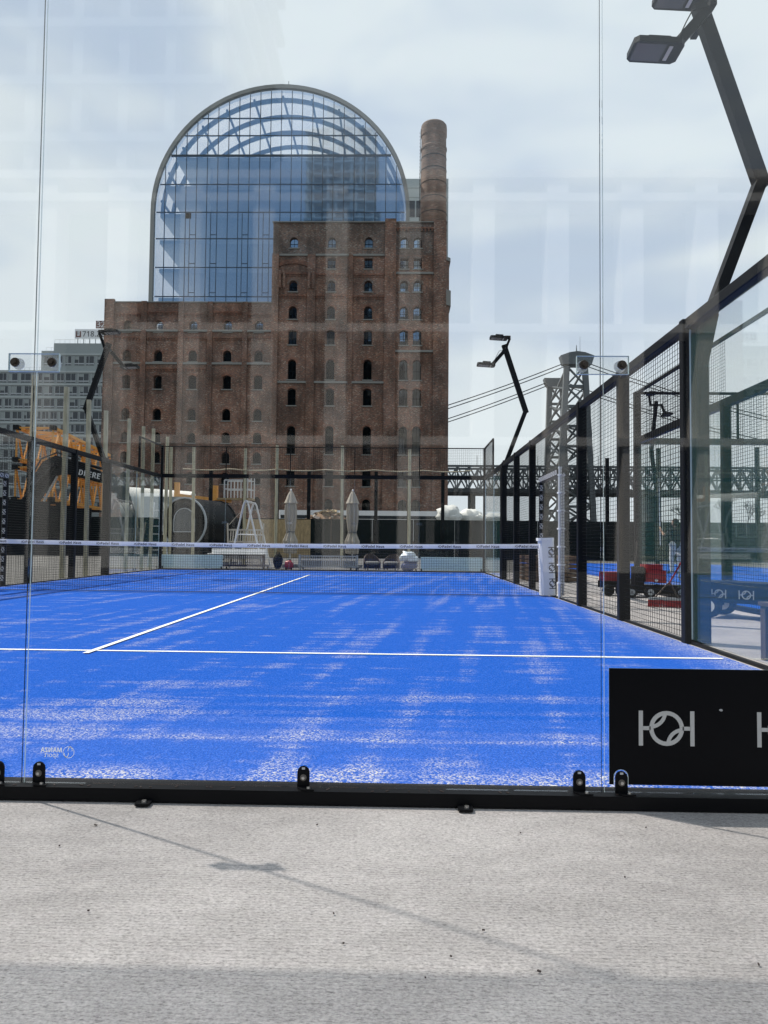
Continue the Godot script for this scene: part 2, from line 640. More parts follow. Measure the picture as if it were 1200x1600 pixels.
func make_materials() -> void:
	mat("black", 0.004, 0.0045, 0.006, 0.4)
	mat("black_matt", 0.004, 0.005, 0.0065, 0.7)
	mat("steel", 0.55, 0.55, 0.54, 0.3, 0.9)
	mat("dark_steel", 0.075, 0.062, 0.054, 0.4, 0.6)
	mat("washer", 0.17, 0.16, 0.15, 0.45, 0.7)
	glass("seal", 0.75, 0.78, 0.8, 0.5)
	mat("pale_hole", 0.5, 0.52, 0.55, 0.6)
	mat("white", 0.72, 0.73, 0.74, 0.6)
	mat("line_white", 0.74, 0.76, 0.76, 0.85)
	mat("logo_white", 0.55, 0.56, 0.57, 0.5)
	mat("etched", 0.85, 0.9, 0.95, 0.6)
	mat("lens", 0.06, 0.065, 0.075, 0.12)
	mat("glass_edge", 0.55, 0.68, 0.68, 0.2)
	mat("glass_edge_dark", 0.03, 0.05, 0.06, 0.2)
	glass("clear_glass", 0.02, 0.05, 0.045, 0.012).metallic_specular = 0.48
	glass("far_glass", 0.02, 0.05, 0.045, 0.012).metallic_specular = 0.33
	glass("side_glass", 0.10, 0.30, 0.27, 0.05).metallic_specular = 0.42
	glass("acrylic", 0.45, 0.55, 0.58, 0.07)
	mat("banner_black", 0.0025, 0.003, 0.005, 0.5)
	mat("banner_mint", 0.52, 0.70, 0.67, 0.6)
	glass("pane_edge", 0.75, 0.88, 0.88, 0.5)
	glass("pane_edge_dark", 0.01, 0.02, 0.03, 0.7)
	mat("banner_pale", 0.66, 0.76, 0.74, 0.6)
	mat("net_cord", 0.01, 0.01, 0.012, 0.8)
	mat("tape", 0.82, 0.83, 0.86, 0.7)
	mat("ink", 0.012, 0.013, 0.02, 0.7)
	mat("wood_pale", 0.36, 0.32, 0.22, 0.8)
	mat("plywood", 0.30, 0.22, 0.115, 0.8)
	mat("fence_green", 0.006, 0.010, 0.0105, 0.55)
	mat("orange_paint", 0.62, 0.28, 0.045, 0.5)
	mat("brown_wood", 0.045, 0.03, 0.026, 0.6)
	mat("red_paint", 0.28, 0.012, 0.016, 0.4)
	mat("rubber", 0.014, 0.014, 0.015, 0.8)
	mat("beige_cloth", 0.40, 0.365, 0.31, 0.9)
	mat("grey_cloth", 0.16, 0.16, 0.155, 0.9)
	mat("blue_plastic", 0.02, 0.045, 0.16, 0.35)
	mat("pale_plastic", 0.5, 0.58, 0.66, 0.3)
	mat("aluminium", 0.62, 0.63, 0.64, 0.35, 0.6)
	mat("stone_pale", 0.82, 0.80, 0.76, 0.8)
	mat("bridge_steel", 0.085, 0.098, 0.105, 0.7)
	mat("bridge_dark", 0.035, 0.04, 0.043, 0.8)
	mat("concrete", 0.28, 0.315, 0.32, 0.85)
	mat("concrete_light", 0.37, 0.41, 0.415, 0.85)
	mat("metal_grey", 0.33, 0.36, 0.38, 0.5)
	mat("apartment_glass", 0.025, 0.032, 0.038, 0.08)
	mat("curtain", 0.25, 0.28, 0.28, 0.8)
	mat("dark_glass", 0.012, 0.02, 0.028, 0.03)
	mat("sign_white", 0.72, 0.74, 0.76, 0.6)
	mat("sign_brown", 0.12, 0.045, 0.04, 0.6)
	mat("sandstone", 0.20, 0.20, 0.185, 0.85)
	mat("bag_white", 0.62, 0.63, 0.60, 0.8)
	mat("debris_brown", 0.16, 0.10, 0.06, 0.9)
	mat("rib_steel", 0.42, 0.50, 0.47, 0.6)
	mat("slab_pale", 0.58, 0.61, 0.60, 0.8)
	mat("trim_grey", 0.24, 0.25, 0.24, 0.6)
	mat("mullion", 0.02, 0.035, 0.055, 0.5)
	glass("vault_glass", 0.20, 0.39, 0.66, 0.0, 0.56)
	glass("roof_glass", 0.46, 0.72, 0.60, 0.4)
	for q in [["tape", 0.9], ["banner_pale", 1.0], ["banner_mint", 0.9], ["beige_cloth", 0.5], ["white", 0.3], ["etched", 1.0], ["roof_glass", 0.9]]:
		mats[q[0]].backlight_enabled = true
		mats[q[0]].backlight = Color(q[1], q[1], q[1])
	for q in ["black", "black_matt", "banner_black", "fence_green", "rubber"]:
		mats[q].metallic_specular = 0.26
		mats[q].roughness = maxf(mats[q].roughness, 0.5)
	make_brick()

func make_brick() -> void:
	# 64 x 128 bricks on 512 x 512 pixels: single bricks are far below a pixel here, only the tone of them shows
	var rng := RandomNumberGenerator.new()
	rng.seed = 5
	var tone := []
	for i in 64 * 128:
		var r := rng.randf()
		var k := Color(0.125, 0.074, 0.057)
		if r < 0.22:
			k = Color(0.09, 0.062, 0.052)
		elif r < 0.38:
			k = Color(0.16, 0.083, 0.06)
		elif r < 0.46:
			k = Color(0.21, 0.175, 0.15)
		elif r < 0.54:
			k = Color(0.06, 0.048, 0.045)
		tone.append(k * (1.6 + 0.56 * rng.randf()))
	var tex := picture(512, 512, func(x: int, y: int) -> Color:
		var row := y / 4
		var xs := x + (4 if row % 2 == 1 else 0)
		var c: Color = tone[row * 64 + (xs / 8) % 64]
		if y % 4 == 3 or xs % 8 == 7:
			c = c.lerp(Color(0.17, 0.15, 0.135), 0.5)
		c = c.linear_to_srgb()
		return Color(c.r, c.g, c.b, 1.0))
	var tan := picture(256, 512, func(x: int, y: int) -> Color:
		var row := y / 4
		var xs := x + (4 if row % 2 == 1 else 0)
		var g: Color = tone[row * 64 + (xs / 8) % 64]
		var c := Color(0.25, 0.222, 0.195).lerp(g, 0.62)
		c = c.linear_to_srgb()
		return Color(c.r, c.g, c.b, 1.0))
	var n1 := noise(77, 0.012, 5)
	var n2 := noise(78, 0.03, 4)
	var stain := picture(512, 512, func(x: int, y: int) -> Color:
		var a := n1.get_noise_2d(x * 1.0, y * 0.8)
		var b := n2.get_noise_2d(x * 1.6, y * 0.5 + 300.0)
		var k := clampf(0.86 + 0.36 * a + 0.22 * b, 0.5, 1.0)
		var g := clampf(0.5 + 1.1 * n1.get_noise_2d(x + 900.0, y), 0.0, 1.0)
		return Color(k, k * lerpf(0.95, 1.0, g), k * lerpf(0.9, 1.0, g), 1.0))
	for v in [["brick", 1.0, 0.98, 0.96], ["brick_tan", 1.0, 1.0, 1.0], ["brick_grey", 0.90, 0.97, 1.0], ["brick_red", 1.0, 0.90, 0.84]]:
		var m := mat(v[0], 1, 1, 1, 0.9)
		m.albedo_color = Color(minf(v[1], 1.0), minf(v[2], 1.0), minf(v[3], 1.0))
		m.albedo_texture = tex if v[0] != "brick_tan" else tan
		m.uv1_triplanar = true
		m.uv1_world_triplanar = true
		m.uv1_scale = Vector3(1.0 / 12.8, 1.0 / 8.6, 1.0 / 12.8)
		m.detail_enabled = true
		m.detail_blend_mode = BaseMaterial3D.BLEND_MODE_MUL
		m.detail_albedo = stain
		m.detail_uv_layer = BaseMaterial3D.DETAIL_UV_2
		m.uv2_triplanar = true
		m.uv2_world_triplanar = true
		m.uv2_scale = Vector3(1.0 / 46.0, 1.0 / 46.0, 1.0 / 46.0)

# ---------------------------------------------------------------- ground
func make_ground() -> void:
	var gm := mat("concrete_ground", 0.10, 0.098, 0.092, 0.9)
	struct("ground", sheet(-1500, 1500, -1500, 400, -0.012, 1.0), gm)
	# ribbed grey carpet
	var sp := speckle(512, 512, 3, 2, 0)
	var sp2 := speckle(512, 512, 4, 1, 1)
	var rib := func(y: int) -> float: return 0.5 + 0.5 * sin(TAU * y / 8.0)
	var tex := picture(512, 512, func(x: int, y: int) -> Color:
		var s := sp[y * 512 + x]
		var t := sp2[y * 512 + x]
		var k := 0.435 + 0.16 * (s - 0.5) + 0.14 * (t - 0.5) + 0.035 * (float(rib.call(y)) - 0.5)
		if s < 0.13:
			k -= 0.09
		var c := Color(k * 1.0, k * 0.962, k * 0.975).linear_to_srgb()
		return Color(c.r, c.g, c.b, 1.0))
	var hgt := picture(512, 512, func(x: int, y: int) -> Color:
		var k := clampf(0.45 * float(rib.call(y)) + 0.35 * sp[y * 512 + x] + 0.25 * sp2[y * 512 + x], 0, 1)
		return Color(k, k, k, 1.0))
	var nz := noise(8, 0.01, 5)
	var nz2 := noise(9, 0.05, 3)
	var dirt := picture(512, 512, func(x: int, y: int) -> Color:
		var k := clampf(0.95 + 0.10 * nz.get_noise_2d(x, y) + 0.06 * nz2.get_noise_2d(x, y * 2.0), 0.7, 1.0)
		return Color(k, k * 0.995, k * 0.985, 1.0))
	var m := mat("carpet", 1, 1, 1, 0.95)
	m.albedo_color = Color.WHITE
	m.albedo_texture = tex
	m.heightmap_enabled = true
	m.heightmap_texture = hgt
	m.heightmap_scale = 0.35
	m.detail_enabled = true
	m.detail_blend_mode = BaseMaterial3D.BLEND_MODE_MUL
	m.detail_albedo = dirt
	m.detail_uv_layer = BaseMaterial3D.DETAIL_UV_2
	m.uv2_scale = Vector3(5, 3, 5)
	struct("carpet", sheet(-5.4, 40, -20.6, 1.5, -0.004, 0.82), m)
	struct("road", sheet(-60, 60, 1.5, 21.6, -0.008, 1.0), mat("asphalt", 0.035, 0.036, 0.038, 0.9))

func make_court() -> void:
	var sp := speckle(512, 512, 21, 1, 1)
	var sp2 := speckle(512, 512, 22, 0, 0)
	var base := picture(512, 512, func(x: int, y: int) -> Color:
		var k := 0.66 + 0.42 * sp[y * 512 + x] + 0.3 * sp2[y * 512 + x]
		var c := Color(0.0035 * k, 0.078 * k, 0.42 * k)
		if sp2[y * 512 + x] > 0.955:
			c = c.lerp(Color(0.30, 0.42, 0.68), 0.22)
		c = c.linear_to_srgb()
		return Color(c.r, c.g, c.b, 1.0))
	var grain := picture(512, 512, func(x: int, y: int) -> Color:
		var k := smoothstep(0.42, 0.92, 0.6 * sp[y * 512 + x] + 0.45 * sp2[y * 512 + x])
		return Color(k, k, k, 1.0))
	# where the sand infill lies on top of the pile: brush strokes along and across, drifts at the glass
	var na := noise(31, 1.0, 4)
	var nb := noise(32, 1.0, 4)
	var nc := noise(33, 1.0, 3)
	var nd := noise(34, 1.0, 3)
	var W := 640
	var H := 1280
	var sand := picture(W, H, func(px: int, py: int) -> Color:
		var x := -5.06 + 10.12 * (px + 0.5) / W
		var z := 0.22 - 20.36 * (py + 0.5) / H
		var across := na.get_noise_2d(x * 0.38, z * 3.6)
		var along := nb.get_noise_2d((x + 0.12 * z) * 2.9, z * 0.2)
		var fine := nc.get_noise_2d(x * 1.2, z * 9.0)
		var big := nd.get_noise_2d(x * 0.35 + 7.0, z * 0.3)
		var k := smoothstep(0.02, 0.62, 0.45 * across + 0.7 * along + 0.42 * fine + 0.3 * big)
		k = k * 0.62 + 0.05
		# strips between the brushed bands near the glass
		k += 0.6 * exp(-pow((z + 0.50) / 0.05, 2.0)) * smoothstep(1.2, 2.0, x) * (0.7 + 0.9 * fine)
		k += 0.13 * smoothstep(-0.1, 0.25, across) * smoothstep(-1.75, -1.55, z) * smoothstep(-0.4, -0.7, z)
		k += 1.1 * smoothstep(-0.16, 0.1, z) * clampf(0.75 + 1.2 * na.get_noise_2d(x * 1.4, 3.0), 0.1, 1.2)
		k += 0.65 * smoothstep(4.45, 5.0, x + 0.16 * along) * smoothstep(-7.5, -4.5, z) * (0.8 + 0.8 * fine)
		k += 0.3 * smoothstep(4.75, 5.0, absf(x))
		k += 0.35 * smoothstep(-19.6, -20.0, z)
		k = clampf(k, 0.0, 1.0)
		var s := Color(0.60, 0.58, 0.50).linear_to_srgb()
		return Color(s.r, s.g, s.b, k))
	var m := mat("turf", 1, 1, 1, 0.95)
	m.albedo_color = Color.WHITE
	m.albedo_texture = base
	m.heightmap_enabled = true
	m.heightmap_texture = grain
	m.heightmap_scale = 0.4
	m.detail_enabled = true
	m.detail_mask = grain
	m.metallic_specular = 0.12
	m.detail_albedo = sand
	m.detail_uv_layer = BaseMaterial3D.DETAIL_UV_2
	var b := B.new()
	b.quad(Vector3(-5.06, 0.004, 0.22), Vector3(5.06, 0.004, 0.22), Vector3(5.06, 0.004, -20.14), Vector3(-5.06, 0.004, -20.14), Vector3.UP)
	for p in b.v:
		b.u.append(Vector2(p.x, p.z) / 1.35)
		b.u2.append(Vector2((p.x + 5.06) / 10.12, (0.22 - p.z) / 20.36))
	var c := struct("court_turf", b, m)
	for l in [[-5.0, 5.0, -3.05], [-5.0, 5.0, -16.95]]:
		part(c, "service_line", sheet(l[0], l[1], l[2] - 0.025, l[2] + 0.025, 0.0085, 1.0), mats.line_white)
	part(c, "centre_line", sheet(-0.025, 0.025, -17.15, -2.88, 0.0125, 1.0), mats.line_white)

# ---------------------------------------------------------------- near glass wall
func make_near_wall() -> void:
	var t := thing("glass_back_wall", "frameless clear glass wall on a black base rail beside the grey carpet", "glass wall")
	var f := B.new()
	f.cbox(Vector3(0, 0.0225, 0.265), Vector3(10.5, 0.045, 0.10), 0.004)
	part(t, "base_rail", f, mats.black)
	var js := [-5.1, -2.86, -0.86, 1.14, 3.145, 5.1]
	for i in 5:
		var w: float = js[i + 1] - js[i] - 0.008
		var o := part(t, "glass_pane", pane_box(w, 2.94), mats.clear_glass, Vector3(js[i] + 0.004, 0.046, GZ))
		for s in 2:
			var e := B.new()
			e.box(Vector3(0.0008 if s == 0 else w - 0.0008, 1.47, 0.003), Vector3(0.0012, 2.94, 0.0064))
			part(o, "pane_edge", e, mats.pane_edge if s == 0 else mats.pane_edge_dark)
		if js[i] > -1.0:
			for cx in [0.06, w * 0.5 - 0.02, w - 0.075]:
				clamp_parts(t, Vector3(js[i] + cx, 0.046, GZ), 0.0)
		else:
			for cx in [0.06, w - 0.06]:
				clamp_parts(t, Vector3(js[i] + cx, 0.046, GZ), 0.0)
	for i in range(1, 5):
		patch_parts(t, Vector3(js[i], 1.517, GZ), 0.0)
		patch_parts(t, Vector3(js[i], 2.90, GZ), 0.0, false)
	for x in [-2.2, -0.4, 0.55, 1.585, 2.67, 3.9]:
		var b := B.new()
		b.cbox(Vector3(0, 0.005, 0.0), Vector3(0.05, 0.008, 0.045), 0.006)
		var o := part(t, "floor_tab", b, mats.black, Vector3(x, 0.0, 0.336))
		var s := B.new()
		s.tube(Vector3(0.004, 0.009, 0.006), Vector3(0.004, 0.016, 0.006), 0.009, 0.008, 8)
		part(o, "bolt", s, mats.steel)
	# etched maker's mark, readable from the court side
	var tx := words("MANZA", 0.0155, 0.0008, true)
	part(t, "etched_lettering", tx, mats.etched, Vector3(1.232, 0.155, GZ - 0.008), PI)
	tx = words("sport", 0.0155, 0.0008)
	part(t, "etched_lettering", tx, mats.etched, Vector3(1.232, 0.138, GZ - 0.008), PI)
	var em := B.new()
	arc(em, Transform3D(Basis.IDENTITY, Vector3(1.292, 0.148, GZ - 0.0085)), Vector2.ZERO, 0.0195, 0.0016, 0, TAU, 24, 0.0006)
	arc(em, Transform3D(Basis.IDENTITY.scaled(Vector3(0.5, 1, 1)), Vector3(1.297, 0.152, GZ - 0.0085)), Vector2.ZERO, 0.015, 0.004, 0.0, PI, 10, 0.0006)
	arc(em, Transform3D(Basis.IDENTITY.scaled(Vector3(0.5, 1, 1)), Vector3(1.284, 0.146, GZ - 0.0085)), Vector2.ZERO, 0.015, 0.004, PI, TAU, 10, 0.0006)
	part(t, "etched_emblem", em, mats.etched)
	# rail and wire mesh over the glass
	var r := B.new()
	r.box(Vector3(0, 3.005, GZ), Vector3(10.4, 0.004, 0.006))
	r.box(Vector3(0, 4.0, GZ), Vector3(10.4, 0.04, 0.05))
	part(t, "top_rail", r, mats.black)
	for i in 5:
		part(t, "wire_mesh", wire_panel(2.04, 0.98, 0.03, 0.025, 0.0027), mats.black, Vector3(js[0] + i * 2.04, 3.015, GZ))
	for x in [-5.15, 5.15]:
		var p := B.new()
		p.cbox(Vector3(x, 2.0, GZ), Vector3(0.1, 4.0, 0.1), 0.008)
		part(t, "post", p, mats.black)
	# advertising banner in the corner bay, print facing out
	var bn := thing("advertising_banner", "black banner with white emblems tied low on the near glass wall", "banner", Vector3(0, 0, 0), 0.0, "corner banners on the glass walls")
	# the sheet hangs on the outer face of the glass and is cut out round the clamps
	var cut := func(grow: float) -> PackedVector2Array:
		var ol := PackedVector2Array([Vector2(3.165, 0.468), Vector2(3.165, 0.074)])
		for cx in [3.205, 4.099, 5.016]:
			var hw: float = 0.0255 - grow
			ol.append(Vector2(cx - hw, 0.074))
			for i in 9:
				var an := PI - PI * i / 8.0
				ol.append(Vector2(cx + cos(an) * hw, 0.1 + sin(an) * (0.0255 - grow)))
			ol.append(Vector2(cx + hw, 0.074))
		ol.append(Vector2(5.09, 0.074))
		ol.append(Vector2(5.09, 0.468))
		return ol
	var fb := B.new()
	fb.prism(cut.call(0.0), Transform3D(Basis.IDENTITY, Vector3(0, 0, GZ + 0.0078)), 0.0010)
	part(bn, "printed_face", fb, mats.banner_black)
	var bb := B.new()
	bb.prism(cut.call(0.0022), Transform3D(Basis.IDENTITY, Vector3(0, 0, GZ + 0.0066)), 0.0010)
	part(bn, "backing", bb, mats.banner_mint)
	for i in 5:
		var e := B.new()
		emblem(e, Transform3D(Basis.IDENTITY, Vector3(3.36 + 0.401 * i, 0.266, GZ + 0.0090)), 0.118, 0.0012)
		part(bn, "emblem", e, mats.logo_white)
	var hole := B.new()
	hole.blob(Vector3(3.545, 0.33, GZ + 0.0092), Vector3(0.006, 0.004, 0.0006), RandomNumberGenerator.new(), 0.3)
	part(bn, "tear", hole, mats.pale_hole)

# ---------------------------------------------------------------- side walls
func side_wall(sx: float, label: String) -> void:
	var t := thing("court_side_fence", label, "fence")
	var x := sx * WX
	var rail := B.new()
	rail.cbox(Vector3.ZERO, Vector3(0.1, 20.4, 0.1), 0.008)
	var ro := part(t, "top_rail", rail, mats.black, Vector3(x, 2.95, -9.97))
	ro.rotation = Vector3(PI / 2, 0, 0)
	var low := B.new()
	low.box(Vector3(x, 0.012, -9.97), Vector3(0.04, 0.024, 20.4))
	part(t, "base_rail", low, mats.black)
	for z in [-4.0, -6.0, -8.0, -12.0, -14.0, -16.0]:
		var p := B.new()
		p.cbox(Vector3(0, 1.5, 0), Vector3(0.13, 3.0, 0.1), 0.008)
		part(t, "post", p, mats.black, Vector3(x, 0, z))
	for s in [[-4.05, -5.95], [-6.05, -7.95], [-8.05, -9.4], [-11.1, -11.95], [-12.05, -13.95], [-14.05, -15.95]]:
		var w: float = s[0] - s[1]
		part(t, "wire_mesh", wire_panel(w, 2.86), mats.black, Vector3(x, 0.04, s[0]), PI / 2)
	part(t, "wire_mesh", wire_panel(1.6, 0.74), mats.black, Vector3(x, 2.16, -9.45), PI / 2)
	for s in [[0.2, -1.96], [-1.97, -3.95], [-16.06, -18.05], [-18.06, -20.1]]:
		var w: float = s[0] - s[1]
		var o := part(t, "glass_pane", pane_box(w, 2.86), mats.side_glass, Vector3(x, 0.042, s[0]), PI / 2)
		var e := B.new()
		e.box(Vector3(w - 0.001, 1.43, 0), Vector3(0.0014, 2.86, 0.0125))
		part(o, "pane_edge", e, mats.glass_edge)
		clamp_parts(t, Vector3(x - sx * 0.0, 0.042, s[0] - 0.08), PI / 2 if sx > 0 else -PI / 2, false)
		clamp_parts(t, Vector3(x, 0.042, s[1] + 0.08), PI / 2 if sx > 0 else -PI / 2, false)
	# tall wire mesh on the last glass bay
	for z0 in [-18.2, 0.2]:
		part(t, "wire_mesh", wire_panel(2.0, 0.9), mats.black, Vector3(x, 3.0, z0), PI / 2)
		var fr := B.new()
		fr.box(Vector3(x, 3.92, z0 - 1.0), Vector3(0.04, 0.04, 2.04))
		fr.box(Vector3(x, 3.47, z0 - 0.01), Vector3(0.05, 0.9, 0.05))
		part(t, "mesh_frame", fr, mats.black)

func make_side_walls() -> void:
	side_wall(1.0, "black wire mesh and glass side fence with the white post pad in its gate")
	side_wall(-1.0, "black wire mesh and glass side fence in front of the yellow crane sections")
	var mast := make_mast("zigzag black floodlight mast on the fence post next to the broom", Vector3(WX + 0.13, 0, -4.05), 0.0)
	dup(mast, Vector3(WX - 0.02, 0, -16.1), 0.0, "zigzag black floodlight mast in front of the bridge cables")
	dup(mast, Vector3(-WX - 0.1, 0, -16.1), PI, "zigzag black floodlight mast in front of the grey apartment block")
	dup(mast, Vector3(-WX - 0.1, 0, -4.05), PI, "zigzag black floodlight mast on the fence post opposite the broom")
	dup(mast, Vector3(11.6, 0, -23.4), PI * 0.5, "zigzag black floodlight mast of the far court under the bridge cables")
	# padded gate frames at the net
	for sx in [1.0, -1.0]:
		var g := thing("gate_frame", "padded gate frame with emblem sleeve beside the %s" % ("white net post pad" if sx > 0 else "yellow crane sections"), "gate", Vector3.ZERO, 0.0, "padded gate frames at the net")
		var x: float = sx * WX
		var a := B.new()
		a.tube(Vector3(x, 0, -11.05), Vector3(x, 2.12, -11.05), 0.05, 0.05, 14)
		var s1 := part(g, "sleeve", a, mats.banner_black)
		var k := B.new()
		for i in 11:
			emblem(k, Transform3D(Basis(Vector3(0, 1, 0), Vector3(-1, 0, 0), Vector3(0, 0, 1)), Vector3(x - sx * 0.012, 0.16 + 0.18 * i, -10.9985)), 0.062, 0.002)
		part(s1, "emblem_print", k, mats.logo_white)
		var p := B.new()
		p.tube(Vector3(x, 0, -9.45), Vector3(x, 2.2, -9.45), 0.034, 0.034, 12)
		p.tube(Vector3(x + 0.055, 0.05, -9.47), Vector3(x + 0.055, 2.1, -9.47), 0.02, 0.02, 8)
		var s2 := part(g, "gate_post", p, mats.aluminium)
		for i in 7:
			var c := B.new()
			c.tube(Vector3(x + 0.02, 0.25 + 0.3 * i, -9.46), Vector3(x + 0.02, 0.275 + 0.3 * i, -9.46), 0.07, 0.07, 12)
			part(s2, "strap", c, mats.white)
		var h := B.new()
		h.box(Vector3(x, 2.11, -10.25), Vector3(0.1, 0.12, 1.62))
		var s3 := part(g, "header_sleeve", h, mats.banner_black)
		var hk := B.new()
		for i in 9:
			emblem(hk, Transform3D(Basis(Vector3(0, 0, 1), Vector3(0, 1, 0), Vector3(-1, 0, 0)), Vector3(x - sx * 0.051, 2.11, -9.55 - 0.18 * i)), 0.085, 0.002)
		part(s3, "emblem_print", hk, mats.logo_white)

# ---------------------------------------------------------------- far glass wall
func make_far_wall() -> void:
	var t := thing("glass_back_wall", "clear glass wall under a black beam in front of the closed parasols", "glass wall")
	var r := B.new()
	r.box(Vector3(0, 2.97, FZ), Vector3(10.3, 0.12, 0.1))
	part(t, "beam", r, mats.black)
	r = B.new()
	r.box(Vector3(0, 0.02, FZ), Vector3(10.3, 0.04, 0.1))
	part(t, "base_rail", r, mats.black)
	r = B.new()
	r.box(Vector3(0, 3.9, FZ), Vector3(10.3, 0.03, 0.03))
	part(t, "top_rail", r, mats.black)
	for i in 5:
		var x := -5.1 + 2.04 * i
		var o := part(t, "glass_pane", pane_box(2.03, 2.86), mats.far_glass, Vector3(x, 0.042, FZ))
		var e := B.new()
		e.box(Vector3(0.001, 1.43, 0), Vector3(0.002, 2.86, 0.013))
		part(o, "pane_edge", e, mats.glass_edge)
		part(t, "wire_mesh", wire_panel(2.04, 0.86), mats.black, Vector3(x, 3.03, FZ))
		clamp_parts(t, Vector3(x + 0.08, 0.042, FZ), 0.0, false)
		clamp_parts(t, Vector3(x + 1.95, 0.042, FZ), 0.0, false)
	for i in 6:
		var p := B.new()
		var x := -5.1 + 2.04 * i
		if i == 0 or i == 5:
			p.box(Vector3(x, 1.97, FZ), Vector3(0.07, 3.9, 0.07))
		else:
			p.box(Vector3(x, 3.47, FZ), Vector3(0.03, 0.86, 0.03))
			patch_parts(t, Vector3(x, 1.5, FZ), 0.0, false)
		part(t, "post", p, mats.black)
	for s in [-1.0, 1.0]:
		var bn := thing("advertising_banner", "pale mint back of a low banner on the far glass beside the %s" % ("black barrel sauna" if s < 0 else "blue tarpaulin bundle"), "banner", Vector3.ZERO, 0.0, "corner banners on the glass walls")
		var fb := B.new()
		fb.box(Vector3(s * 4.1, 0.265, FZ - 0.025), Vector3(1.96, 0.42, 0.003))
		part(bn, "printed_face", fb, mats.banner_pale)
		var bb := B.new()
		bb.box(Vector3(s * 4.1, 0.265, FZ - 0.02), Vector3(1.96, 0.42, 0.003))
		part(bn, "backing", bb, mats.banner_mint)

# ---------------------------------------------------------------- net
func make_net() -> void:
	var t := thing("padel_net", "black padel net with a white printed tape across the blue court", "net")
	var z := -10.0
	var top := func(x: float) -> float: return 0.868 + 0.0016 * x * x
	var c := B.new()
	var nx := 236
	for i in nx + 1:
		var x := -5.0 + 10.0 * i / nx
		c.wire(Vector3(x, 0.012, z), Vector3(x, float(top.call(x)) - 0.07, z), 0.0023)
	for j in 19:
		for s in 10:
			var xa := -5.0 + s
			var xb := xa + 1.0
			var ya: float = 0.014 + (float(top.call(xa)) - 0.085) * j / 18.0
			var yb: float = 0.014 + (float(top.call(xb)) - 0.085) * j / 18.0
			c.wire(Vector3(xa, ya, z + 0.002), Vector3(xb, yb, z + 0.002), 0.0023 if j > 0 else 0.006)
	part(t, "netting", c, mats.net_cord)
	var tp := B.new()
	for s in 20:
		var xa := -5.0 + s * 0.5
		var xb := xa + 0.5
		var ya: float = top.call(xa)
		var yb: float = top.call(xb)
		for sg in [1.0, -1.0]:
			var zz: float = z + 0.008 * sg
			tp.quad(Vector3(xa, ya, zz), Vector3(xb, yb, zz), Vector3(xb, yb - 0.078, zz), Vector3(xa, ya - 0.078, zz), Vector3(0, 0, sg))
		tp.quad(Vector3(xa, ya, z - 0.008), Vector3(xb, yb, z - 0.008), Vector3(xb, yb, z + 0.008), Vector3(xa, ya, z + 0.008), Vector3.UP)
		tp.quad(Vector3(xa, ya - 0.078, z - 0.008), Vector3(xb, yb - 0.078, z - 0.008), Vector3(xb, yb - 0.078, z + 0.008), Vector3(xa, ya - 0.078, z + 0.008), Vector3.DOWN)
	var tape := part(t, "tape", tp, mats.tape)
	var em := B.new()
	emblem(em, Transform3D.IDENTITY, 0.044, 0.001)
	var emm := em.mesh()
	var tx := words("Padel Haus", 0.044, 0.001, true)
	for i in 15:
		var x := -4.86 + 0.668 * i
		var y: float = float(top.call(x)) - 0.040
		part(tape, "emblem", emm, mats.ink, Vector3(x, y, z + 0.0085))
		part(tape, "lettering", tx, mats.ink, Vector3(x + 0.2, y, z + 0.009))
	for sx in [1.0, -1.0]:
		var p := B.new()
		p.cbox(Vector3(sx * 5.14, 0.46, z), Vector3(0.07, 0.92, 0.07), 0.006)
		part(t, "net_post", p, mats.black)
		var pad := B.new()
		pad.cbox(Vector3(0, 0.5, 0), Vector3(0.24, 0.96, 0.26), 0.03)
		pad.cbox(Vector3(-0.012 * sx, 0.985, 0), Vector3(0.27, 0.05, 0.29), 0.04)
		pad.cbox(Vector3(0.0, 0.25, 0.006), Vector3(0.246, 0.46, 0.262), 0.034)
		var po := part(t, "post_pad", pad, mats.white, Vector3(sx * 5.02, 0.004, z))
		po.rotation.z = 0.03 * sx
		for i in 3:
			var e := B.new()
			emblem(e, Transform3D(Basis(Vector3(0, -1, 0), Vector3(1, 0, 0), Vector3(0, 0, 1)), Vector3(0.068 * sx, 0.22 + 0.27 * i, 0.1385)), 0.11, 0.002)
			part(po, "emblem", e, mats.ink)

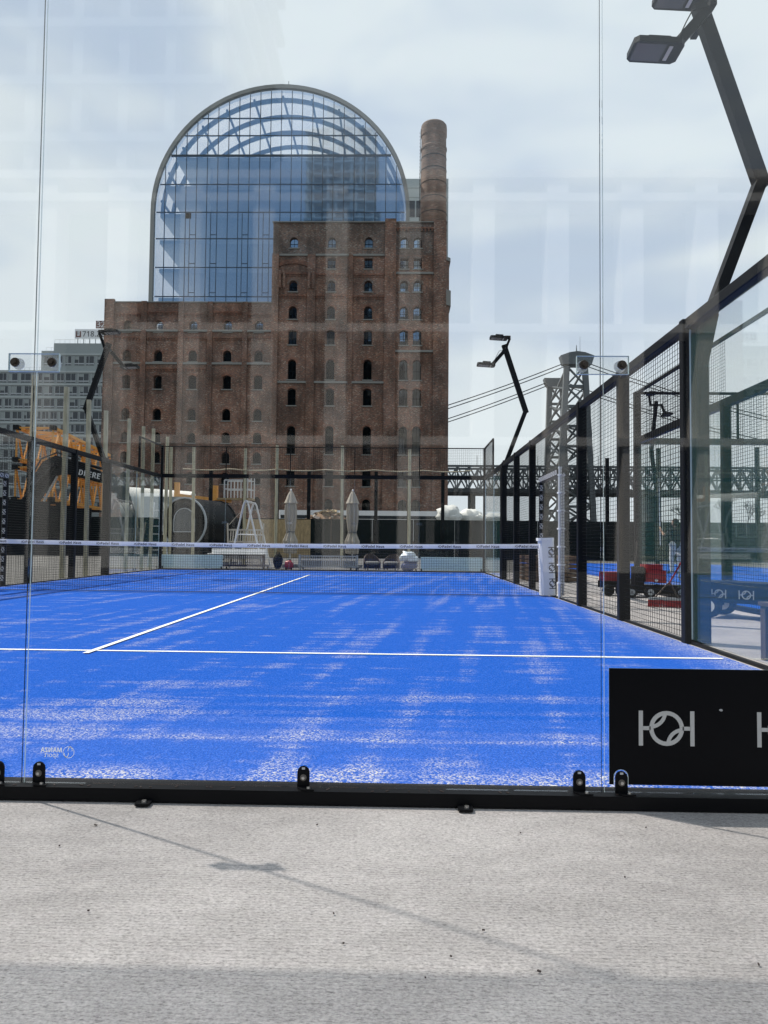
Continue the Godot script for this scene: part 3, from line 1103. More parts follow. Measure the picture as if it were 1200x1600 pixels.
# ---------------------------------------------------------------- brick refinery
func make_refinery() -> void:
	var z := -98.0
	var t := thing("brick_refinery", "tall red brick refinery shell with rows of arched window openings", "building")
	var W := 1.16
	# rows: [bottom, top, kind]
	var left_rows := [[30.16, 31.8, 1], [26.0, 27.6, 1], [22.13, 24.1, 2], [17.73, 19.4, 1], [14.6, 16.1, 1], [11.74, 13.35, 1], [8.89, 10.5, 1], [5.42, 7.2, 1], [1.6, 3.6, 1]]
	var right_rows := [[42.2, 43.75, 1], [39.2, 40.67, 0], [35.95, 37.55, 1], [32.06, 33.9, 1], [28.45, 30.57, 2], [23.55, 26.4, 1], [19.93, 22.35, 2], [13.16, 17.1, 1], [8.72, 10.85, 0], [5.36, 6.95, 1], [1.5, 3.6, 1]]
	var shapes := {}
	for part_i in 2:
		var cols := []
		var cx: Array = [-35.92, -31.5, -26.64, -21.79, -17.42] if part_i == 0 else [-12.71, -7.38, -2.19, 2.8, 4.67]
		var rows: Array = left_rows if part_i == 0 else right_rows
		for x in cx:
			var rr := []
			for r in rows:
				if part_i == 1 and r[0] == 39.2 and x < -10.0:
					continue
				rr.append([W, r[0], r[1], r[2]])
			cols.append([x, rr])
		var b := B.new()
		var x0 := -39.1 if part_i == 0 else -15.64
		var x1 := -15.64 if part_i == 0 else 8.65
		var y1 := 34.35 if part_i == 0 else 41.2
		if part_i == 0:
			wall_holes(b, x0, x1, 0, y1, z, cols, 0.9)
			part(t, "wall", b, mats.brick)
		else:
			var low := []
			var high := []
			for c in cols:
				var lr := []
				var hr := []
				for r in c[1]:
					if r[1] > 41.5:
						hr.append(r)
					else:
						lr.append(r)
				low.append([c[0], lr])
				high.append([c[0], hr])
			wall_holes(b, x0, x1, 0, y1, z, low, 0.9)
			part(t, "wall", b, mats.brick)
			var h := B.new()
			wall_holes(h, x0, x1, y1, 45.8, z - 0.12, high, 0.8)
			part(t, "attic_wall", h, mats.brick_grey)
		for c in cols:
			for r in c[1]:
				var key := "%.2f %d" % [r[2] - r[1], r[3]]
				if not shapes.has(key):
					shapes[key] = window_shape(r[0], r[2] - r[1], r[3], true)
				var sh: Array = shapes[key]
				var zz := z - 0.12 if r[1] > 41.5 else z
				var o := part(t, "window_arch", sh[0], mats.brick_grey if part_i == 1 and r[1] > 34.0 else mats.brick_red, Vector3(c[0], r[1], zz + 0.003))
				if sh[1] != null:
					part(o, "sash", sh[1], mats.black_matt)
				part(o, "sill", sh[2], mats.sandstone)
	# pilasters
	for p in [[-39.1, -37.75, 34.75, 0.35], [-33.95, -33.2, 34.5, 0.25], [-28.75, -27.95, 34.4, 0.25], [-24.6, -23.9, 34.4, 0.22], [-19.7, -19.0, 34.4, 0.22], [-15.64, -14.7, 41.2, 0.45], [-10.7, -9.6, 41.2, 0.3], [-4.95, -4.35, 40.9, 0.2], [0.1, 1.65, 46.2, 0.4], [6.9, 8.65, 46.0, 0.35]]:
		var b := B.new()
		b.span(Vector3(p[0], 0, z - 0.1), Vector3(p[1], p[2], z + p[3]))
		part(t, "pilaster", b, mats.brick)
	# string courses and stone bands, cut at the pilasters
	for s in [[-37.75, -33.95, 30.35], [-33.2, -28.75, 30.35], [-27.95, -24.6, 30.35], [-23.9, -19.7, 30.35], [-19.0, -15.64, 30.35], [-37.75, -33.95, 25.75], [-33.2, -28.75, 25.75], [-27.95, -24.6, 25.75], [-23.9, -19.7, 25.75], [-19.0, -15.64, 25.75], [-14.7, -10.7, 41.15], [-9.6, -4.95, 41.15], [-4.35, 0.1, 41.15], [1.65, 6.9, 38.6], [-14.7, -10.7, 23.2], [-9.6, -4.95, 23.2], [-4.35, 0.1, 23.2], [1.65, 6.9, 27.6]]:
		var b := B.new()
		b.span(Vector3(s[0], s[2] - 0.16, z - 0.05), Vector3(s[1], s[2] + 0.12, z + 0.22))
		part(t, "string_course", b, mats.sandstone)
	# corbel tables
	for s in [[-37.75, -33.95, 29.3], [-33.2, -28.75, 29.3], [-27.95, -24.6, 29.3], [-23.9, -19.7, 29.3], [-19.0, -15.64, 29.3], [-37.75, -33.95, 32.6], [-33.2, -28.75, 32.9], [-27.95, -24.6, 32.6], [-23.9, -19.7, 32.9], [-19.0, -15.64, 32.6], [-37.75, -33.95, 24.9], [-33.2, -28.75, 24.9], [-27.95, -24.6, 24.9], [-14.7, -10.7, 38.4], [-14.7, -10.7, 35.3], [-9.6, -4.95, 38.3], [-9.6, -4.95, 35.3], [-4.35, 0.1, 38.3], [-4.35, 0.1, 35.2], [1.65, 6.9, 44.9]]:
		var b := B.new()
		b.span(Vector3(s[0], s[2], z - 0.05), Vector3(s[1], s[2] + 0.22, z + 0.16))
		var k := int((s[1] - s[0]) / 0.44)
		for i in k:
			var x: float = s[0] + (i + 0.5) * (s[1] - s[0]) / k
			b.span(Vector3(x - 0.1, s[2] - 0.32, z - 0.05), Vector3(x + 0.1, s[2] - 0.002, z + 0.12))
		part(t, "corbel_table", b, mats.brick_red)
	# blind arch over the corner bay
	var ar := B.new()
	for i in 12:
		var a0 := -12.68 - 2.0 + 4.0 * i / 12.0
		var a1 := a0 + 4.0 / 12.0
		var h0 := 39.9 - 0.22 * pow((a0 + 12.68), 2) * 0.5
		var h1 := 39.9 - 0.22 * pow((a1 + 12.68), 2) * 0.5
		ar.quad(Vector3(a0, h0, z + 0.2), Vector3(a1, h1, z + 0.2), Vector3(a1, h1 + 0.6, z + 0.2), Vector3(a0, h0 + 0.6, z + 0.2), Vector3(0, 0, 1))
		ar.quad(Vector3(a0, h0, z + 0.2), Vector3(a1, h1, z + 0.2), Vector3(a1, h1, z - 0.02), Vector3(a0, h0, z - 0.02), Vector3.DOWN)
		ar.quad(Vector3(a0, h0 + 0.6, z + 0.2), Vector3(a1, h1 + 0.6, z + 0.2), Vector3(a1, h1 + 0.6, z - 0.02), Vector3(a0, h0 + 0.6, z - 0.02), Vector3.UP)
	part(t, "relieving_arch", ar, mats.brick_red)
	for x in [-14.2, -10.15]:
		var sl := B.new()
		var zf: float = z + (0.45 if x < -12 else 0.3)
		for e in [-1.0, 1.0]:
			sl.span(Vector3(x + e * 0.3 - 0.16, 36.3, zf - 0.02), Vector3(x + e * 0.3 + 0.16, 38.7, zf + 0.22))
		part(t, "slot_ribs", sl, mats.brick)
	# parapet copings and the backs of the shell
	for s in [[-39.2, -15.7, 34.35, 0.0], [-15.75, 8.75, 45.8, 0.0]]:
		var b := B.new()
		b.span(Vector3(s[0], s[2], z - 0.95), Vector3(s[1], s[2] + 0.14, z + 0.12))
		part(t, "coping", b, mats.sandstone)
	var sh2 := B.new()
	sh2.span(Vector3(-15.64, 34.49, z - 34.0), Vector3(-14.8, 45.75, z - 0.96))
	sh2.span(Vector3(7.8, 0, z - 34.0), Vector3(8.64, 45.75, z - 0.96))
	sh2.span(Vector3(-39.09, 0, z - 34.0), Vector3(-38.2, 34.3, z - 0.96))
	part(t, "flank_wall", sh2, mats.brick)
	# chimney with its square foot
	var c := thing("brick_chimney", "round brick chimney stack rising over the refinery corner", "chimney")
	var pr := []
	for p in [[2.0, 41.0], [1.94, 46.0], [1.87, 52.0], [1.81, 57.6], [1.9, 57.75], [1.9, 58.0], [1.8, 58.15], [1.79, 59.6], [1.88, 59.8], [1.89, 60.9], [1.84, 61.35], [1.7, 61.55], [1.4, 61.55], [1.4, 60.0]]:
		pr.append(Vector2(p[0], p[1]))
	var cb := B.new()
	cb.lathe(pr, Vector3(6.95, 0, -101.2), 32)
	part(c, "shaft", cb, mats.brick_tan)
	var base := B.new()
	base.cbox(Vector3(7.9, 20.5, -101.2), Vector3(2.55, 41.0, 4.4), 0.6)
	part(c, "foot", base, mats.brick)
	var cap := B.new()
	cap.cbox(Vector3(7.9, 41.1, -101.2), Vector3(2.9, 0.5, 4.8), 0.7)
	cap.cbox(Vector3(8.0, 35.6, -101.2), Vector3(2.85, 2.2, 4.6), 0.7)
	part(c, "foot_band", cap, mats.sandstone)
	for y in [46.0, 48.2, 50.4, 52.6, 54.6, 56.4]:
		var h := B.new()
		h.lathe([Vector2(1.8, y), Vector2(2.03 - (y - 41.0) * 0.0108, y), Vector2(2.03 - (y - 41.0) * 0.0108, y + 0.09), Vector2(1.8, y + 0.07)], Vector3(6.95, 0, -101.2), 28)
		part(c, "iron_band", h, mats.bridge_dark)
	var ld := B.new()
	for s in [-0.2, 0.2]:
		ld.wire(Vector3(4.9 + 0.1 * s, 45.6, -101.0 + s), Vector3(5.05, 60.8, -101.0 + s), 0.04)
	for i in 30:
		ld.wire(Vector3(4.92, 45.8 + 0.5 * i, -101.2), Vector3(4.92, 45.8 + 0.5 * i, -100.8), 0.03)
	part(c, "ladder", ld, mats.bridge_dark)
	# pale slab building behind
	var s3 := thing("office_slab", "pale grey office slab glimpsed between glass vault and chimney", "building", Vector3(5.0, 0, -131))
	var wb := B.new()
	wb.span(Vector3(-6, 0, -12), Vector3(6, 68.8, 0))
	part(s3, "wall", wb, mats.concrete_light)
	for r in [[61.5, 64.6]]:
		for i in 6:
			var g := B.new()
			g.span(Vector3(-5.2 + 1.75 * i, r[0], 0.02), Vector3(-3.7 + 1.75 * i, r[1], 0.06))
			part(s3, "window", g, mats.apartment_glass)
	for y in [65.2, 67.0]:
		var g := B.new()
		g.span(Vector3(-6.02, y, -0.02), Vector3(6.02, y + 0.12, 0.05))
		part(s3, "joint", g, mats.concrete)

# ---------------------------------------------------------------- glass barrel vault inside the shell
func make_glass_vault() -> void:
	var z := -104.0
	var cx := -15.75
	var cy := 50.1
	var R := 18.75
	var t := thing("glass_vault", "barrel vaulted blue glass block rising out of the brick shell", "building")
	var outline := PackedVector2Array()
	for i in 49:
		var a := PI * i / 48.0
		outline.append(Vector2(cx + cos(a) * R, cy + sin(a) * R))
	outline.append(Vector2(cx - R, 0.0))
	outline.append(Vector2(cx + R, 0.0))
	var rows := [29.0, 33.2, 37.26, 41.66, 46.01, 50.02, 54.27, 58.66, 61.72, 64.38, 69.5]
	var rng := RandomNumberGenerator.new()
	rng.seed = 12
	var step := 1.572
	var xs := []
	var x := cx - 12.0 * step
	while x < cx + 12.5 * step:
		xs.append(x)
		x += step
	for j in rows.size() - 1:
		var y0: float = rows[j]
		var y1: float = rows[j + 1]
		for i in xs.size() - 1:
			var rect := PackedVector2Array([Vector2(xs[i] + 0.04, y0 + 0.05), Vector2(xs[i + 1] - 0.04, y0 + 0.05), Vector2(xs[i + 1] - 0.04, y1 - 0.05), Vector2(xs[i] + 0.04, y1 - 0.05)])
			for pl in Geometry2D.intersect_polygons(rect, outline):
				if pl.size() < 3:
					continue
				# every pane sits a touch out of true, so that each mirrors its own bit
				var b := B.new()
				var ta := rng.randfn(0.0, 0.0016)
				var tb := rng.randfn(0.0, 0.0012)
				var mx: float = (xs[i] + xs[i + 1]) * 0.5
				var my := (y0 + y1) * 0.5
				var idx := Geometry2D.triangulate_polygon(pl)
				for k in range(0, idx.size(), 3):
					var pp := []
					var nn := []
					for e in 3:
						var q: Vector2 = pl[idx[k + e]]
						pp.append(Vector3(q.x, q.y, z + (q.x - mx) * ta + (q.y - my) * tb))
						# slight pillow, as heat-strengthened units have
						nn.append(Vector3(-ta - (q.x - mx) * 0.0022, -tb - (q.y - my) * 0.0008, 1.0).normalized())
					b.tri(pp[0], pp[1], pp[2], nn[0], nn[1], nn[2])
				part(t, "pane", b, mats.vault_glass)
	var lo := B.new()
	lo.quad(Vector3(cx - R, 0, z), Vector3(cx + R, 0, z), Vector3(cx + R, 29, z), Vector3(cx - R, 29, z), Vector3(0, 0, 1))
	part(t, "lower_glazing", lo, mats.dark_glass)
	# the glass of the east wing behind the corner windows
	var wing := B.new()
	wing.quad(Vector3(cx + R + 0.05, 29, z + 0.3), Vector3(7.7, 29, z + 0.3), Vector3(7.7, 45.6, z + 0.3), Vector3(cx + R + 0.05, 45.6, z + 0.3), Vector3(0, 0, 1))
	part(t, "wing_glazing", wing, mats.vault_glass)
	# mullions and transoms
	for xm in xs:
		var dx: float = absf(xm - cx)
		if dx > R - 0.3:
			continue
		var yt := cy + sqrt(R * R - dx * dx) - 0.2
		var b := B.new()
		b.span(Vector3(xm - 0.045, 29, z - 0.16), Vector3(xm + 0.045, yt, z + 0.03))
		part(t, "mullion", b, mats.mullion)
	for j in rows.size() - 1:
		var y: float = rows[j]
		var hw := R - 0.2
		if y > cy:
			hw = sqrt(maxf(R * R - (y - cy) * (y - cy), 0.0)) - 0.2
		var th := 0.16 if absf(y - 58.66) < 0.1 else 0.06
		var b := B.new()
		b.span(Vector3(cx - hw, y - th, z - 0.2), Vector3(cx + hw, y + th, z + 0.034))
		part(t, "transom", b, mats.mullion)
	# half-width vents in the middle storeys
	for j in range(2, 5):
		for i in [3, 5, 8, 10]:
			var fx: float = xs[i] + step * 0.42
			var b := B.new()
			b.span(Vector3(fx - 0.04, rows[j], z - 0.1), Vector3(fx + 0.04, rows[j + 1], z + 0.036))
			b.span(Vector3(fx + 0.04, rows[j] + 0.55, z - 0.1), Vector3(xs[i + 1] - 0.05, rows[j] + 0.63, z + 0.038))
			part(t, "vent_frame", b, mats.mullion)
	# pale rim round the gable
	var rim := B.new()
	var prev := Vector2(cx + R, 29.0)
	var dirs := [Vector2(1, 0)]
	for i in 49:
		var a := PI * i / 48.0
		dirs.append(Vector2(cos(a), sin(a)))
	dirs.append(Vector2(-1, 0))
	for i in dirs.size() - 1:
		var d0: Vector2 = dirs[i]
		var d1: Vector2 = dirs[i + 1]
		var p0 := Vector2(cx, cy) + d0 * R if i > 0 else Vector2(cx + R, 29.0)
		var p1 := Vector2(cx, cy) + d1 * R if i < dirs.size() - 2 else Vector2(cx - R, 29.0)
		var q0 := p0 + d0 * 0.55
		var q1 := p1 + d1 * 0.55
		var zz := z + 0.35
		rim.quad(Vector3(p0.x, p0.y, zz), Vector3(p1.x, p1.y, zz), Vector3(q1.x, q1.y, zz), Vector3(q0.x, q0.y, zz), Vector3(0, 0, 1))
		rim.quad(Vector3(q0.x, q0.y, zz), Vector3(q1.x, q1.y, zz), Vector3(q1.x, q1.y, zz - 1.2), Vector3(q0.x, q0.y, zz - 1.2), Vector3((d0 + d1).x, (d0 + d1).y, 0).normalized())
		rim.quad(Vector3(p0.x, p0.y, zz), Vector3(p1.x, p1.y, zz), Vector3(p1.x, p1.y, zz - 0.6), Vector3(p0.x, p0.y, zz - 0.6), -Vector3((d0 + d1).x, (d0 + d1).y, 0).normalized())
	part(t, "rim", rim, mats.trim_grey)
	# barrel roof of glass with steel ribs and purlins under it
	var roof := B.new()
	for i in 24:
		var a0 := PI * i / 24.0
		var a1 := PI * (i + 1) / 24.0
		var d0 := Vector3(cos(a0), sin(a0), 0)
		var d1 := Vector3(cos(a1), sin(a1), 0)
		var o := Vector3(cx, cy, z - 0.9)
		roof.quad(o + d0 * R, o + d1 * R, o + d1 * R - Vector3(0, 0, 30), o + d0 * R - Vector3(0, 0, 30), (d0 + d1).normalized())
	for s in [-1.0, 1.0]:
		roof.quad(Vector3(cx + s * R, 29, z - 0.9), Vector3(cx + s * R, cy, z - 0.9), Vector3(cx + s * R, cy, z - 30.9), Vector3(cx + s * R, 29, z - 30.9), Vector3(s, 0, 0))
	part(t, "roof_glazing", roof, mats.roof_glass)
	for k in 7:
		var rb := B.new()
		for i in 32:
			var a0 := PI * i / 32.0
			var a1 := PI * (i + 1) / 32.0
			rb.bar(Vector3(cx + cos(a0) * (R - 0.5), cy + sin(a0) * (R - 0.5), z - 2.0 - k * 4.4), Vector3(cx + cos(a1) * (R - 0.5), cy + sin(a1) * (R - 0.5), z - 2.0 - k * 4.4), 0.45, 0.55)
		part(t, "rib", rb, mats.mullion)
	for i in 13:
		var a := PI * (i + 0.5) / 13.0
		var pb := B.new()
		pb.bar(Vector3(cx + cos(a) * (R - 0.4), cy + sin(a) * (R - 0.4), z - 1.2), Vector3(cx + cos(a) * (R - 0.4), cy + sin(a) * (R - 0.4), z - 30.5), 0.28, 0.28)
		part(t, "purlin", pb, mats.mullion)
	# floors and columns inside, core, rear wall
	for y in [29.0, 33.2, 37.26, 41.66, 46.01, 50.02, 54.27, 58.66]:
		var hw := R - 0.7
		if y > cy:
			hw = sqrt(R * R - (y - cy) * (y - cy)) - 0.9
		var b := B.new()
		b.span(Vector3(cx - hw, y - 0.62, z - 28.0), Vector3(cx + hw, y - 0.08, z - 0.4))
		part(t, "floor_slab", b, mats.slab_pale)
	for xq in [-11.0, -3.8, 3.8, 11.0]:
		var b := B.new()
		b.tube(Vector3(cx + xq, 29, z - 2.4), Vector3(cx + xq, 58, z - 2.4), 0.22, 0.22, 8)
		part(t, "column", b, mats.slab_pale)
	var core := B.new()
	core.span(Vector3(cx - 7, 29, z - 22), Vector3(cx + 7, 63.2, z - 9))
	part(t, "core", core, mats.slab_pale)
	var mesh_tip := B.new()
	mesh_tip.wire(Vector3(cx + 1.0, cy + R + 0.4, z), Vector3(cx + 1.0, cy + R + 1.2, z), 0.05)
	part(t, "lightning_rod", mesh_tip, mats.bridge_dark)
	var blk := B.new()
	blk.span(Vector3(xs[3] + 0.05, 49.05, z - 0.02), Vector3(xs[3] + 0.85, 49.9, z + 0.02))
	part(t, "blanked_pane", blk, mats.black_matt)

# ---------------------------------------------------------------- what stands behind the camera and is mirrored in the glass
func make_behind_camera() -> void:
	var t := thing("stone_building", "pale stone building with deep dark windows facing the near glass wall", "building")
	var zf := 22.0
	var wd := 2.48
	var x0 := -19.6
	var floors := [0.0, 4.45, 8.25, 12.7, 13.5]
	for i in 18:
		var b := B.new()
		var x := x0 + i * wd
		b.span(Vector3(x - 0.36, 0, zf), Vector3(x + 0.36, 13.5, zf + 1.0))
		part(t, "pier", b, mats.stone_pale)
	for j in range(1, 5):
		var y: float = floors[j]
		var b := B.new()
		b.span(Vector3(x0 - 0.3, y - 0.28, zf - 0.08), Vector3(x0 + 17 * wd + 0.3, y + 0.0, zf + 1.0))
		part(t, "band", b, mats.stone_pale)
	for i in 17:
		for j in 3:
			var x := x0 + i * wd
			var b := B.new()
			b.span(Vector3(x + 0.38, float(floors[j]) + (0.02 if j > 0 else 0.0), zf + 0.92), Vector3(x + wd - 0.38, float(floors[j + 1]) - 0.3, zf + 0.98))
			part(t, "window_pane", b, mats.dark_glass)
	var body := B.new()
	body.span(Vector3(x0 - 0.3, 0, zf + 1.02), Vector3(x0 + 17 * wd + 0.3, 13.3, zf + 12.0))
	part(t, "body", body, mats.concrete)
	# tower whose image lies in the vault's glass
	var w := thing("apartment_tower", "slim grey apartment tower with balcony slabs mirrored in the glass vault", "building", Vector3(-19.2, 0, 36))
	var core := B.new()
	core.span(Vector3(-11.2, 0, 2.6), Vector3(11.2, 145, 20))
	core.span(Vector3(-6, 145, 3), Vector3(5, 154, 18))
	part(w, "body", core, mats.concrete_light)
	for k in 45:
		var b := B.new()
		var y := 3.2 + k * 3.2
		b.span(Vector3(-11.9, y, 0), Vector3(11.9 + (1.2 if k > 22 else 0.0), y + 0.5, 20.2))
		part(w, "slab", b, mats.concrete_light)
	for i in 10:
		var b := B.new()
		b.span(Vector3(-11.7 + i * 2.55, 0, 0.25), Vector3(-11.15 + i * 2.55, 144.4, 1.4))
		part(w, "column", b, mats.concrete_light)

# ---------------------------------------------------------------- grey apartment block with the rooftop sign
func make_apartments() -> void:
	var z := -165.0
	var t := thing("apartment_block", "grey concrete apartment block with stepped roof beside the refinery", "building")
	var b := B.new()
	b.span(Vector3(-106, 0, z - 14), Vector3(-81.7, 40.5, z))
	b.span(Vector3(-81.7, 0, z - 14), Vector3(-60, 40.5, z - 0.02))
	b.span(Vector3(-81.7, 40.5, z - 14), Vector3(-60, 45.2, z - 0.4))
	b.span(Vector3(-79.0, 45.2, z - 14), Vector3(-60, 47.1, z - 0.8))
	part(t, "wall", b, mats.concrete)
	var rng := RandomNumberGenerator.new()
	rng.seed = 41
	var y := 7.4
	var lv := 0
	while y < 42.5:
		var band := B.new()
		var top := y > 40.0
		var zz := z - 0.4 if top else z
		var xa := -81.7 if top else -106.0
		band.span(Vector3(xa, y + 2.55, zz), Vector3(-60, y + 2.95, zz + 0.18))
		if y < 45.2:
			part(t, "floor_band", band, mats.concrete_light)
		var x := xa + 0.7
		while x < -62.0:
			var wn := 1.5 + rng.randf() * 1.1
			if rng.randf() < 0.94:
				var o := B.new()
				o.box(Vector3(x + wn * 0.5, y + 1.25, zz + 0.02), Vector3(wn, 2.1, 0.06))
				var wi := part(t, "window", o, mats.apartment_glass)
				var fr := B.new()
				var m := wn * (0.35 + 0.3 * rng.randf())
				fr.box(Vector3(x + m, y + 1.25, zz + 0.075), Vector3(0.09, 2.1, 0.05))
				fr.box(Vector3(x, y + 1.25, zz + 0.075), Vector3(0.1, 2.2, 0.1))
				fr.box(Vector3(x + wn, y + 1.25, zz + 0.075), Vector3(0.1, 2.2, 0.1))
				fr.box(Vector3(x + wn * 0.5, y + 0.55, zz + 0.07), Vector3(wn, 0.3, 0.05))
				part(wi, "frame", fr, mats.metal_grey)
				if rng.randf() < 0.5:
					var cu := B.new()
					var hh := 0.6 + rng.randf() * 1.1
					cu.box(Vector3(x + m * 0.5 + 0.02, y + 2.25 - hh * 0.5, zz + 0.057), Vector3(m - 0.12, hh, 0.012))
					part(wi, "blind", cu, mats.curtain)
			x += wn + 0.25 + rng.randf() * 0.5
		y += 3.0
		lv += 1
		if absf(y - 40.4) < 0.1:
			y = 41.6
	var rl := B.new()
	for s in [[-86.0, -81.9, 40.5], [-81.0, -79.2, 45.2], [-79.0, -66.5, 47.1]]:
		rl.wire(Vector3(s[0], s[2] + 1.0, z - 1.2), Vector3(s[1], s[2] + 1.0, z - 1.2), 0.04)
		var x: float = s[0]
		while x <= s[1]:
			rl.wire(Vector3(x, s[2], z - 1.2), Vector3(x, s[2] + 1.0, z - 1.2), 0.03)
			x += 1.2
	part(t, "roof_railing", rl, mats.metal_grey)
	var g := thing("rooftop_sign", "white rooftop sign with a phone number on the grey apartment block", "sign", Vector3(-74.0, 47.9, z - 0.55))
	var bd := B.new()
	bd.span(Vector3(0, 0.25, -0.15), Vector3(11.0, 2.5, 0))
	part(g, "board", bd, mats.sign_white)
	var bt := B.new()
	bt.span(Vector3(4.9, 2.7, -0.15), Vector3(11.0, 4.5, 0))
	part(g, "upper_board", bt, mats.sign_brown)
	var lg := B.new()
	for i in 8:
		lg.span(Vector3(0.5 + i * 1.4, -0.82, -0.5), Vector3(0.62 + i * 1.4, 4.3 if i > 3 else 2.4, -0.3))
	part(g, "leg", lg, mats.metal_grey)
	var tm := words("718.222.", 1.25, 0.05)
	tm.horizontal_alignment = HORIZONTAL_ALIGNMENT_LEFT
	part(g, "lettering", tm, mats.ink, Vector3(1.75, 1.35, 0.03))
	var tm2 := words("32", 1.35, 0.05)
	tm2.horizontal_alignment = HORIZONTAL_ALIGNMENT_LEFT
	part(g, "lettering", tm2, mats.sign_white, Vector3(5.05, 3.6, 0.03))
	var lo := B.new()
	lo.span(Vector3(0.25, 0.6, 0.001), Vector3(0.55, 2.0, 0.05))
	lo.span(Vector3(0.55, 0.6, 0.001), Vector3(1.45, 0.9, 0.05))
	lo.span(Vector3(1.15, 0.9, 0.001), Vector3(1.45, 2.0, 0.05))
	part(g, "logo", lo, mats.sign_brown)
	var mu := B.new()
	mu.span(Vector3(0.55, 1.2, 0.001), Vector3(0.9, 2.0, 0.04))
	part(g, "logo", mu, mats.metal_grey)

# ---------------------------------------------------------------- suspension bridge
func make_bridge() -> void:
	var z := -380.0
	var t := thing("bridge_tower", "grey steel lattice bridge tower carrying the suspension cables", "bridge tower", Vector3(92.0, 0, z))
	for leg in 2:
		for side in 2:
			var zx := -9.0 if leg == 0 else 9.0
			var sgn := -1.0 if side == 0 else 1.0
			# the far legs stand a little aside, as the bridge runs slightly away
			var ox := -6.2 if leg == 0 else 0.0
			var bt := Vector3(ox + sgn * (9.6 if leg == 1 else 6.0), 0, zx)
			var tp := Vector3(ox + sgn * (4.6 if leg == 1 else 3.4), 92.5 if leg == 1 else 86.0, zx)
			var b := B.new()
			b.bar(bt, tp, 2.7, 2.7)
			part(t, "leg", b, mats.bridge_steel)
		var zx2 := -9.0 if leg == 0 else 9.0
		var ox2 := -6.2 if leg == 0 else 0.0
		var topy := 92.5 if leg == 1 else 86.0
		var wb := 9.6 if leg == 1 else 6.0
		var wt := 4.6 if leg == 1 else 3.4
		var nlev := 9
		for k in nlev:
			var f0 := float(k) / nlev
			var f1 := float(k + 1) / nlev
			var w0 := lerpf(wb, wt, f0)
			var w1 := lerpf(wb, wt, f1)
			var b := B.new()
			b.bar(Vector3(ox2 - w0, topy * f0, zx2), Vector3(ox2 + w1, topy * f1, zx2), 0.9, 0.9)
			b.bar(Vector3(ox2 + w0, topy * f0, zx2 + 0.1), Vector3(ox2 - w1, topy * f1, zx2 + 0.1), 0.9, 0.9)
			b.bar(Vector3(ox2 - w1, topy * f1, zx2), Vector3(ox2 + w1, topy * f1, zx2), 1.3, 1.3)
			part(t, "lattice", b, mats.bridge_steel)
	for k in 8:
		var f := (k + 1) / 8.0
		var b := B.new()
		for s in [-1.0, 1.0]:
			b.bar(Vector3(-6.2 + s * lerpf(6.0, 3.4, f - 0.12), 86.0 * (f - 0.12), -9), Vector3(s * lerpf(9.6, 4.6, f), 92.0 * f, 9), 0.8, 0.8)
			b.bar(Vector3(-6.2 + s * lerpf(6.0, 3.4, f), 86.0 * f, -9), Vector3(s * lerpf(9.6, 4.6, f - 0.12), 92.0 * (f - 0.12), 9), 0.8, 0.8)
		part(t, "lattice", b, mats.bridge_steel)
	var sd := B.new()
	sd.prism(PackedVector2Array([Vector2(-7.2, 93.0), Vector2(7.2, 93.0), Vector2(8.6, 97.5), Vector2(4, 99.2), Vector2(0, 99.8), Vector2(-4, 99.2), Vector2(-8.6, 97.5)]), Transform3D(Basis.IDENTITY, Vector3(0.4, 0, 6.5)), 5.0)
	sd.prism(PackedVector2Array([Vector2(-10.5, 85.0), Vector2(-2.2, 85.0), Vector2(-0.8, 90.0), Vector2(-12.8, 90.0), Vector2(-12.2, 87.5)]), Transform3D(Basis.IDENTITY, Vector3(0, 0, -11.5)), 5.0)
	part(t, "saddle_head", sd, mats.bridge_steel)
	var fin := B.new()
	fin.tube(Vector3(0.4, 99.6, 9), Vector3(0.4, 103.5, 9), 0.35, 0.12, 6)
	fin.tube(Vector3(2.2, 99.0, 9), Vector3(2.2, 108.0, 9), 0.1, 0.06, 5)
	part(t, "finial", fin, mats.bridge_steel)
	# stiffening truss and roadway
	var d := thing("bridge_deck", "long dark lattice truss bridge deck crossing behind the court fences", "bridge deck", Vector3(0, 0, z))
	for s in [[41.6, 1.1], [36.2, 0.7], [29.6, 3.0]]:
		var b := B.new()
		for zo in [-7.0, 7.0]:
			b.span(Vector3(-160, s[0] - s[1], zo - 0.6), Vector3(420, s[0], zo + 0.6))
		part(d, "chord", b, mats.bridge_dark if s[0] < 32 else mats.bridge_steel)
	var road := B.new()
	road.span(Vector3(-160, 27.4, -9), Vector3(420, 29.2, 9))
	part(d, "roadway", road, mats.bridge_dark)
	var x := -40.0
	while x < 330.0:
		var b := B.new()
		for zo in [-7.0, 7.0]:
			b.bar(Vector3(x, 29.5, zo), Vector3(x + 6, 41.0, zo), 0.7, 0.7)
			b.bar(Vector3(x + 6, 29.5, zo + 0.2), Vector3(x, 41.0, zo + 0.2), 0.7, 0.7)
			b.bar(Vector3(x, 29.5, zo - 0.2), Vector3(x, 41.2, zo - 0.2), 0.6, 0.6)
		part(d, "truss_bay", b, mats.bridge_steel)
		x += 6.0
	x = -20.0
	while x < 300.0:
		var lp := B.new()
		lp.wire(Vector3(x, 41.5, 7), Vector3(x, 46.5, 7), 0.16)
		part(d, "lamp_post", lp, mats.bridge_dark)
		x += 31.0
	for pr in [[132.0, 5.0], [200.0, 4.0], [40.0, 3.0]]:
		var b := B.new()
		b.span(Vector3(pr[0] - pr[1] * 0.5, 0, -5), Vector3(pr[0] + pr[1] * 0.5, 27.4, 5))
		part(d, "pier", b, mats.bridge_dark)
